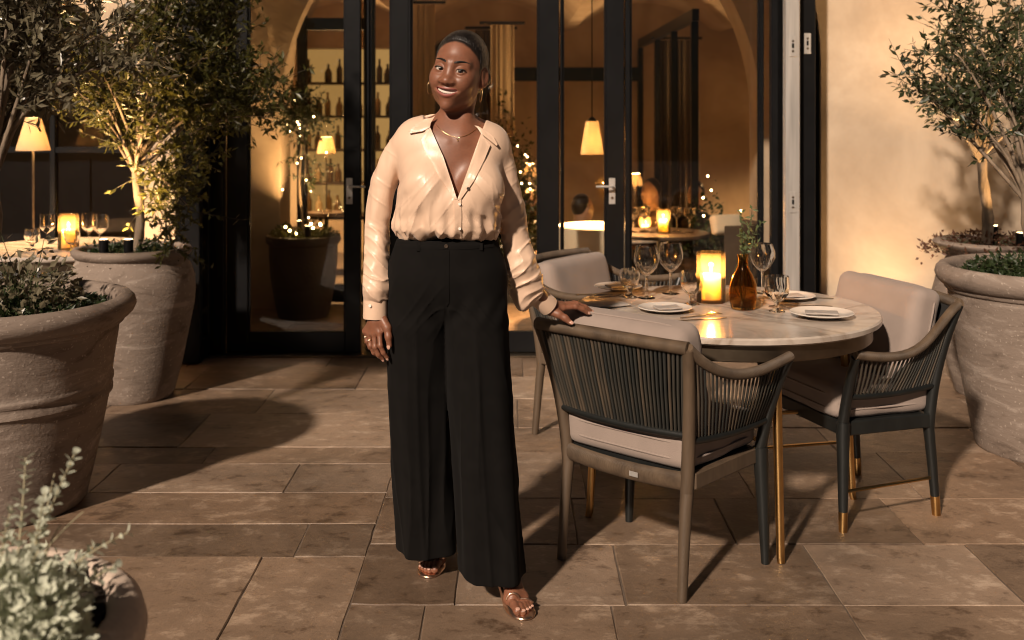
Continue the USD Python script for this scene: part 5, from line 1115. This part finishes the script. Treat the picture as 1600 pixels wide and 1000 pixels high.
def napkin(label, c, rz, sx=.075, sy=.045, flat=False):
    t = thing("napkin", label, "napkin", c, rz)
    for k in range(1):
        V, f = rbox(sx * (1 - .1 * k), sy * (1 - .08 * k), .0035, .003, 9, 0); V[:, 2] += .0045 * (meshkit.fbm(V * [22, 30, 1], 3, int(rz) + k) - .3); V += [.006 * k, .003 * k, .0065 + .0085 * k]; obj("fold", (V, f), "linen" , t, smooth=True)
    return t
p1, p2, p3, p4 = on(1039, 486), on(1284, 495), on(1233, 467), on(966, 452)
plate("white plate in front of the candle lantern, nearest the foreground chair", p1, .99); plate("white plate at the right edge of the table", p2, 1.12); plate("white plate behind the amber vase on the far side of the table", p3, 1.0); plate("white plate at the far left of the table", p4, .98)
napkin("folded grey napkin on the plate in front of the candle lantern", p1 + [0.01, 0, .0068], 15, .05, .032); napkin("folded grey napkin on the right-edge plate", p2 + [0, 0, .0078], -12, .06, .034); napkin("folded grey napkin on the far plate behind the vase", p3 + [0, 0, .0068], 10, .055, .034); napkin("folded grey napkin on the far left plate", p4 + [0, 0, .0068], 20, .05, .032)
napkin("flat grey linen placemat at the table's left edge, by the woman's hand", on(945, 478), 25, .085, .062, True)
def cutlery(kind, label, c, rz):
    t = thing(kind, label, kind, c, rz); hl = .10
    h = extrude(Polygon([(-hl, -.0055), (-hl - .004, 0), (-hl, .0055), (-.02, .0030), (.015, .0024), (.015, -.0024), (-.02, -.0030)]), .0028); obj("handle", h, "cutlery_steel", t)
    if kind == "fork":
        g = Polygon([(.0152, -.0026), (.03, -.010), (.05, -.0115), (.085, -.0105), (.085, -.0068), (.052, -.0066), (.052, -.0042), (.085, -.0042), (.085, -.0010), (.052, -.0010), (.052, .0010), (.085, .0010), (.085, .0042), (.052, .0042), (.052, .0066), (.085, .0068), (.085, .0105), (.05, .0115), (.03, .010), (.0152, .0026)]); V, f = arr(extrude(g, .0022)); V[:, 2] += .0018 + .006 * np.sin((V[:, 0] - .015) / .07 * math.pi); obj("tines", (V, f), "cutlery_steel", t)
    else:
        V, f = arr(extrude(Polygon([(.0152, -.0028), (.025, -.0075), (.08, -.0095), (.108, -.005), (.115, .003), (.10, .0045), (.0152, .0028)]), .0016)); V[:, 2] += .0004; obj("blade", (V, f), "cutlery_steel", t)
up = np.array([0, 0, .0004])
cutlery("fork", "fork just right of the plate in front of the candle", on(1098, 494) + up, 28); cutlery("knife", "knife nearest the table's front edge, right of the front plate", on(1093, 500) + up, 18)
cutlery("fork", "fork lying left of the plate at the table's right edge", on(1236, 482) + up, 160); cutlery("knife", "knife lying beside the fork behind the right-edge plate", on(1258, 478) + up, 168)
cutlery("fork", "fork at the table's left edge beside the grey placemat", on(958, 464) + up, 10); cutlery("knife", "knife at the far left of the table, near the far left plate", on(938, 461) + up, 6)
cutlery("fork", "fork near the far plate behind the vase", on(1262, 466) + up, 170)
# ------------------------------------------------------------------ the second table, left, and the small table indoors
LT = (-2.62, 6.55, 0)
t2 = thing("dining_table", "second round table, half hidden behind the left planters", "table", LT); obj("table_top", lathe([(0, .725), (.50, .725), (.505, .732), (.505, .748), (.50, .754), (0, .754)], 64), "marble", t2, smooth=35); obj("apron", lathe([(.46, .67), (.475, .67), (.475, .7245), (.46, .7245), (.46, .67)], 48), "bronze", t2, smooth=35)
for k in (40, 130, 220, 310): c, s = math.cos(math.radians(k)), math.sin(math.radians(k)); obj("leg", tube([(.46 * c, .46 * s, 0), (.43 * c, .43 * s, .669)], [.013, .017], 10), "brass", t2, smooth=40)
lc = np.array([(107 - 800) * 6.42 / F, 6.42, .7546]); lantern("lit candle lantern on the second table at far left", lc, 1.0, 1.4)
glp = thing("wine_glass", "", "wine glass", lc + [.1, .02, 0]); stage.RemovePrim(glp.GetPath())
for dx, dy, l in ((.10, .05, "wine glass right of the far left candle lantern"), (.19, -.02, "wine glass farthest right on the second table"), (-.13, .02, "wine glass left of the far left candle lantern")): wine_glass(l, lc + [dx, dy, 0], .2, .045)
goblet("goblet in front of the candle lantern on the second table", lc + [.06, -.10, 0]); goblet("goblet at the left on the second table", lc + [-.18, -.07, 0])
BT = (1.06, 7.92, 0)
bt_ = thing("bistro_table", "small round table with a lit candle just inside the glass doors", "table", BT); obj("table_top", lathe([(0, .665), (.34, .665), (.343, .672), (.343, .684), (.34, .690), (0, .690)], 48), "wood_dark", bt_, smooth=35); obj("pedestal", lathe([(0, 0), (.20, 0), (.20, .015), (.04, .03), (.03, .664), (0, .664)], 24), "black_metal", bt_, smooth=40)
bz = .6906; lantern("lit candle lantern on the small table inside the glass doors", (BT[0] + .01, BT[1] - .06, bz), .84, 1.2)
for dx, dy, l in ((-.20, -.02, "wine glass at the left of the candle inside the glass doors"), (-.11, .06, "second wine glass left of the indoor candle"), (.12, .05, "wine glass right of the indoor candle"), (.20, -.03, "wine glass at far right of the indoor candle")): wine_glass(l, (BT[0] + dx, BT[1] + dy, bz), .17, .040)
def tub_chair(label, loc, rz, m):
    t = thing("tub_chair", label, "chair", loc, rz); a = np.linspace(math.radians(-205), math.radians(25), 25); V = []
    for z, r in ((.30, .26), (.50, .29), (.72, .31), (.735, .30), (.725, .265), (.50, .245), (.42, .235)): V.append(np.c_[r * np.cos(a), r * np.sin(a), np.full(25, z)])
    V = np.vstack(V); f = [[j * 25 + i, j * 25 + i + 1, (j + 1) * 25 + i + 1, (j + 1) * 25 + i] for j in range(6) for i in range(24)]; obj("backrest", (V, f), m, t, smooth=60)
    obj("seat", move(rbox(.235, .225, .07, .05, 9, .01), (0, .02, .38)), m, t, smooth=True)
    for x in (-.19, .19):
        for y in (-.17, .2): obj("leg", tube([(x * 1.1, y * 1.1, 0), (x, y, .32)], [.011, .017], 8), "wood_dark", t)
tub_chair("pale tub chair left of the indoor candle table", (.62, 7.95, 0), -80, "cushion_cream"); tub_chair("dark brown tub chair right of the indoor candle, inside the doors", (1.52, 8.22, 0), 115, "cloth_brown")
pc = P(1135, 351, 8.12); pl_ = thing("cushion", "cream scatter cushion on the dark tub chair inside the doors", "cushion", pc, 20); obj("cover", move(rbox(.125, .075, .03, .028, 9, .02), rx=70), "cushion_cream", pl_, smooth=True)
GT = (.98, 10.0, -.3)
gt = thing("dining_table", "dim table among the seated guests, deeper in the dining room", "table", GT); obj("table_top", lathe([(0, .715), (.46, .715), (.463, .722), (.463, .736), (.46, .74), (0, .74)], 40), "marble", gt, smooth=35); obj("pedestal", lathe([(0, 0), (.26, 0), (.26, .02), (.05, .04), (.04, .714), (0, .714)], 24), "black_metal", gt, smooth=40)
lantern("candle lantern on the guests' table, deeper in the dining room", (1.18, 9.86, .4406), .9, 2.2)
wine_glass("wine glass on the guests' table deeper in the room", (.86, 9.85, .4406), .2, .045)
# ------------------------------------------------------------------ guests sitting in the room
def guest(label, c, rz, top, hairm, seed, lean=0.0):
    """A seated figure, facing local +y, its seat at z = .44 of its own floor."""
    t = thing("person", label, "person", c, rz); L = lambda x, y, z: np.array([x, y + lean * max(z - .45, 0), z], float)
    hd = L(0, .02, 1.20)
    def skin(p):
        d = ell(p, hd, (.073, .092, .112)); d = smin(d, ell(p, hd + [0, .04, -.055], (.050, .050, .060)), .03); d = smin(d, ell(p, hd + [0, .098, -.015], (.012, .016, .022)), .012)
        for s in (-1, 1): d = smin(d, ell(p, hd + [s * .074, 0, -.01], (.010, .02, .03)), .008); d = smax(d, -sphere(p, hd + [s * .03, .098, .012], .014), .012)
        d = smin(d, cap(p, L(0, -.01, 1.12), L(0, -.02, .98), .05, .055), .03); d = smin(d, cap(p, L(-.15, -.02, .95), L(.15, -.02, .95), .045), .05); d = smin(d, cap(p, L(0, -.02, .95), L(0, 0, .52), .09, .11), .05)
        for s in (-1, 1):
            d = smin(d, chain(p, [L(s * .17, -.02, .93), L(s * .22, .06, .70), L(s * .14, .30, .72), L(s * .11, .36, .735)], [.042, .036, .026, .024], .02), .02)
            for k in range(4): d = smin(d, cap(p, L(s * (.13 - .018 * k), .38, .735), L(s * (.12 - .018 * k), .45, .725), .009, .007), .006)
            d = smin(d, chain(p, [L(s * .09, .02, .50), L(s * .11, .40, .49), L(s * .10, .42, .08), L(s * .10, .52, .04)], [.075, .055, .04, .032], .03), .02)
        return d
    obj("body", nets(skin, [-.32, -.2, -.01], [.32, .62, 1.36], .011), "dim_skin", t, smooth=True)
    def cloth(p):
        d = cap(p, L(0, -.02, .93), L(0, 0, .50), .115, .135); d = smin(d, cap(p, L(-.15, -.02, .95), L(.15, -.02, .95), .058), .06)
        for s in (-1, 1): d = smin(d, chain(p, [L(s * .17, -.02, .93), L(s * .22, .06, .70), L(s * .15, .27, .72)], [.056, .050, .040], .02), .02)
        return (d + .006 * np.sin(p[:, 2] * 70 + 6 * fnoise(p, 8., seed))).astype(np.float32)
    obj("jacket", nets(cloth, [-.34, -.22, .34], [.34, .36, 1.06], .013), top, t, smooth=True)
    def hair(p):
        d = ell(p, hd + [0, -.018, .022], (.081, .092, .108)); return np.maximum(d, np.maximum((p[:, 1] - hd[1] - .010) + (p[:, 2] - hd[2] - .05) * -.6, (hd[2] - .10) - p[:, 2]))
    obj("hair", nets(hair, hd - .14, hd + .15, .010), hairm, t, smooth=True)
    def legs(p):
        d = None
        for s in (-1, 1): e = chain(p, [L(s * .09, .0, .50), L(s * .11, .41, .49), L(s * .10, .43, .10)], [.088, .068, .06], .03); d = e if d is None else np.minimum(d, e)
        return d
    obj("trousers", nets(legs, [-.22, -.12, .03], [.22, .52, .62], .013), "cloth_black", t, smooth=True)
    return t
def seat_for(c, rz, label):
    t = thing("dining_chair", label, "chair", c, rz); obj("seat", move(rbox(.22, .21, .03, .025, 6), (0, .04, .385)), "wood_dark", t); obj("backrest", move(rbox(.21, .16, .02, .018, 6), (0, -.21, .66), rx=80), "wood_dark", t)
    for x in (-.18, .18):
        for y in (-.15, .2): obj("leg", tube([(x, y, 0), (x, y, .36)], .015, 8), "wood_dark", t)
for u, v, Y, rz, top, hm, l in ((1019, 296, 10.25, 125, "cloth_brown", "hair", "seated guest facing left, above the indoor candle, seen through the glass"), (908, 322, 9.6, -60, "cloth_black", "hair", "dark-clad guest seated left of the lever handle, seen through the glass"),
                                (826, 303, 10.0, 170, "cloth_white", "hair", "guest with dark hair and pale shirt, seen just right of the woman's sleeve"), (1088, 300, 10.5, 150, "cloth_black", "hair", "dark-haired guest sitting farthest right behind the indoor candle")):
    p = P(u, v, Y); z0 = p[2] - 1.20 - .02; guest(l, (p[0], p[1], z0), rz, top, hm, int(u)); seat_for((p[0], p[1], z0), rz, "dark dining chair under the " + l.split(",")[0])
build_woman()
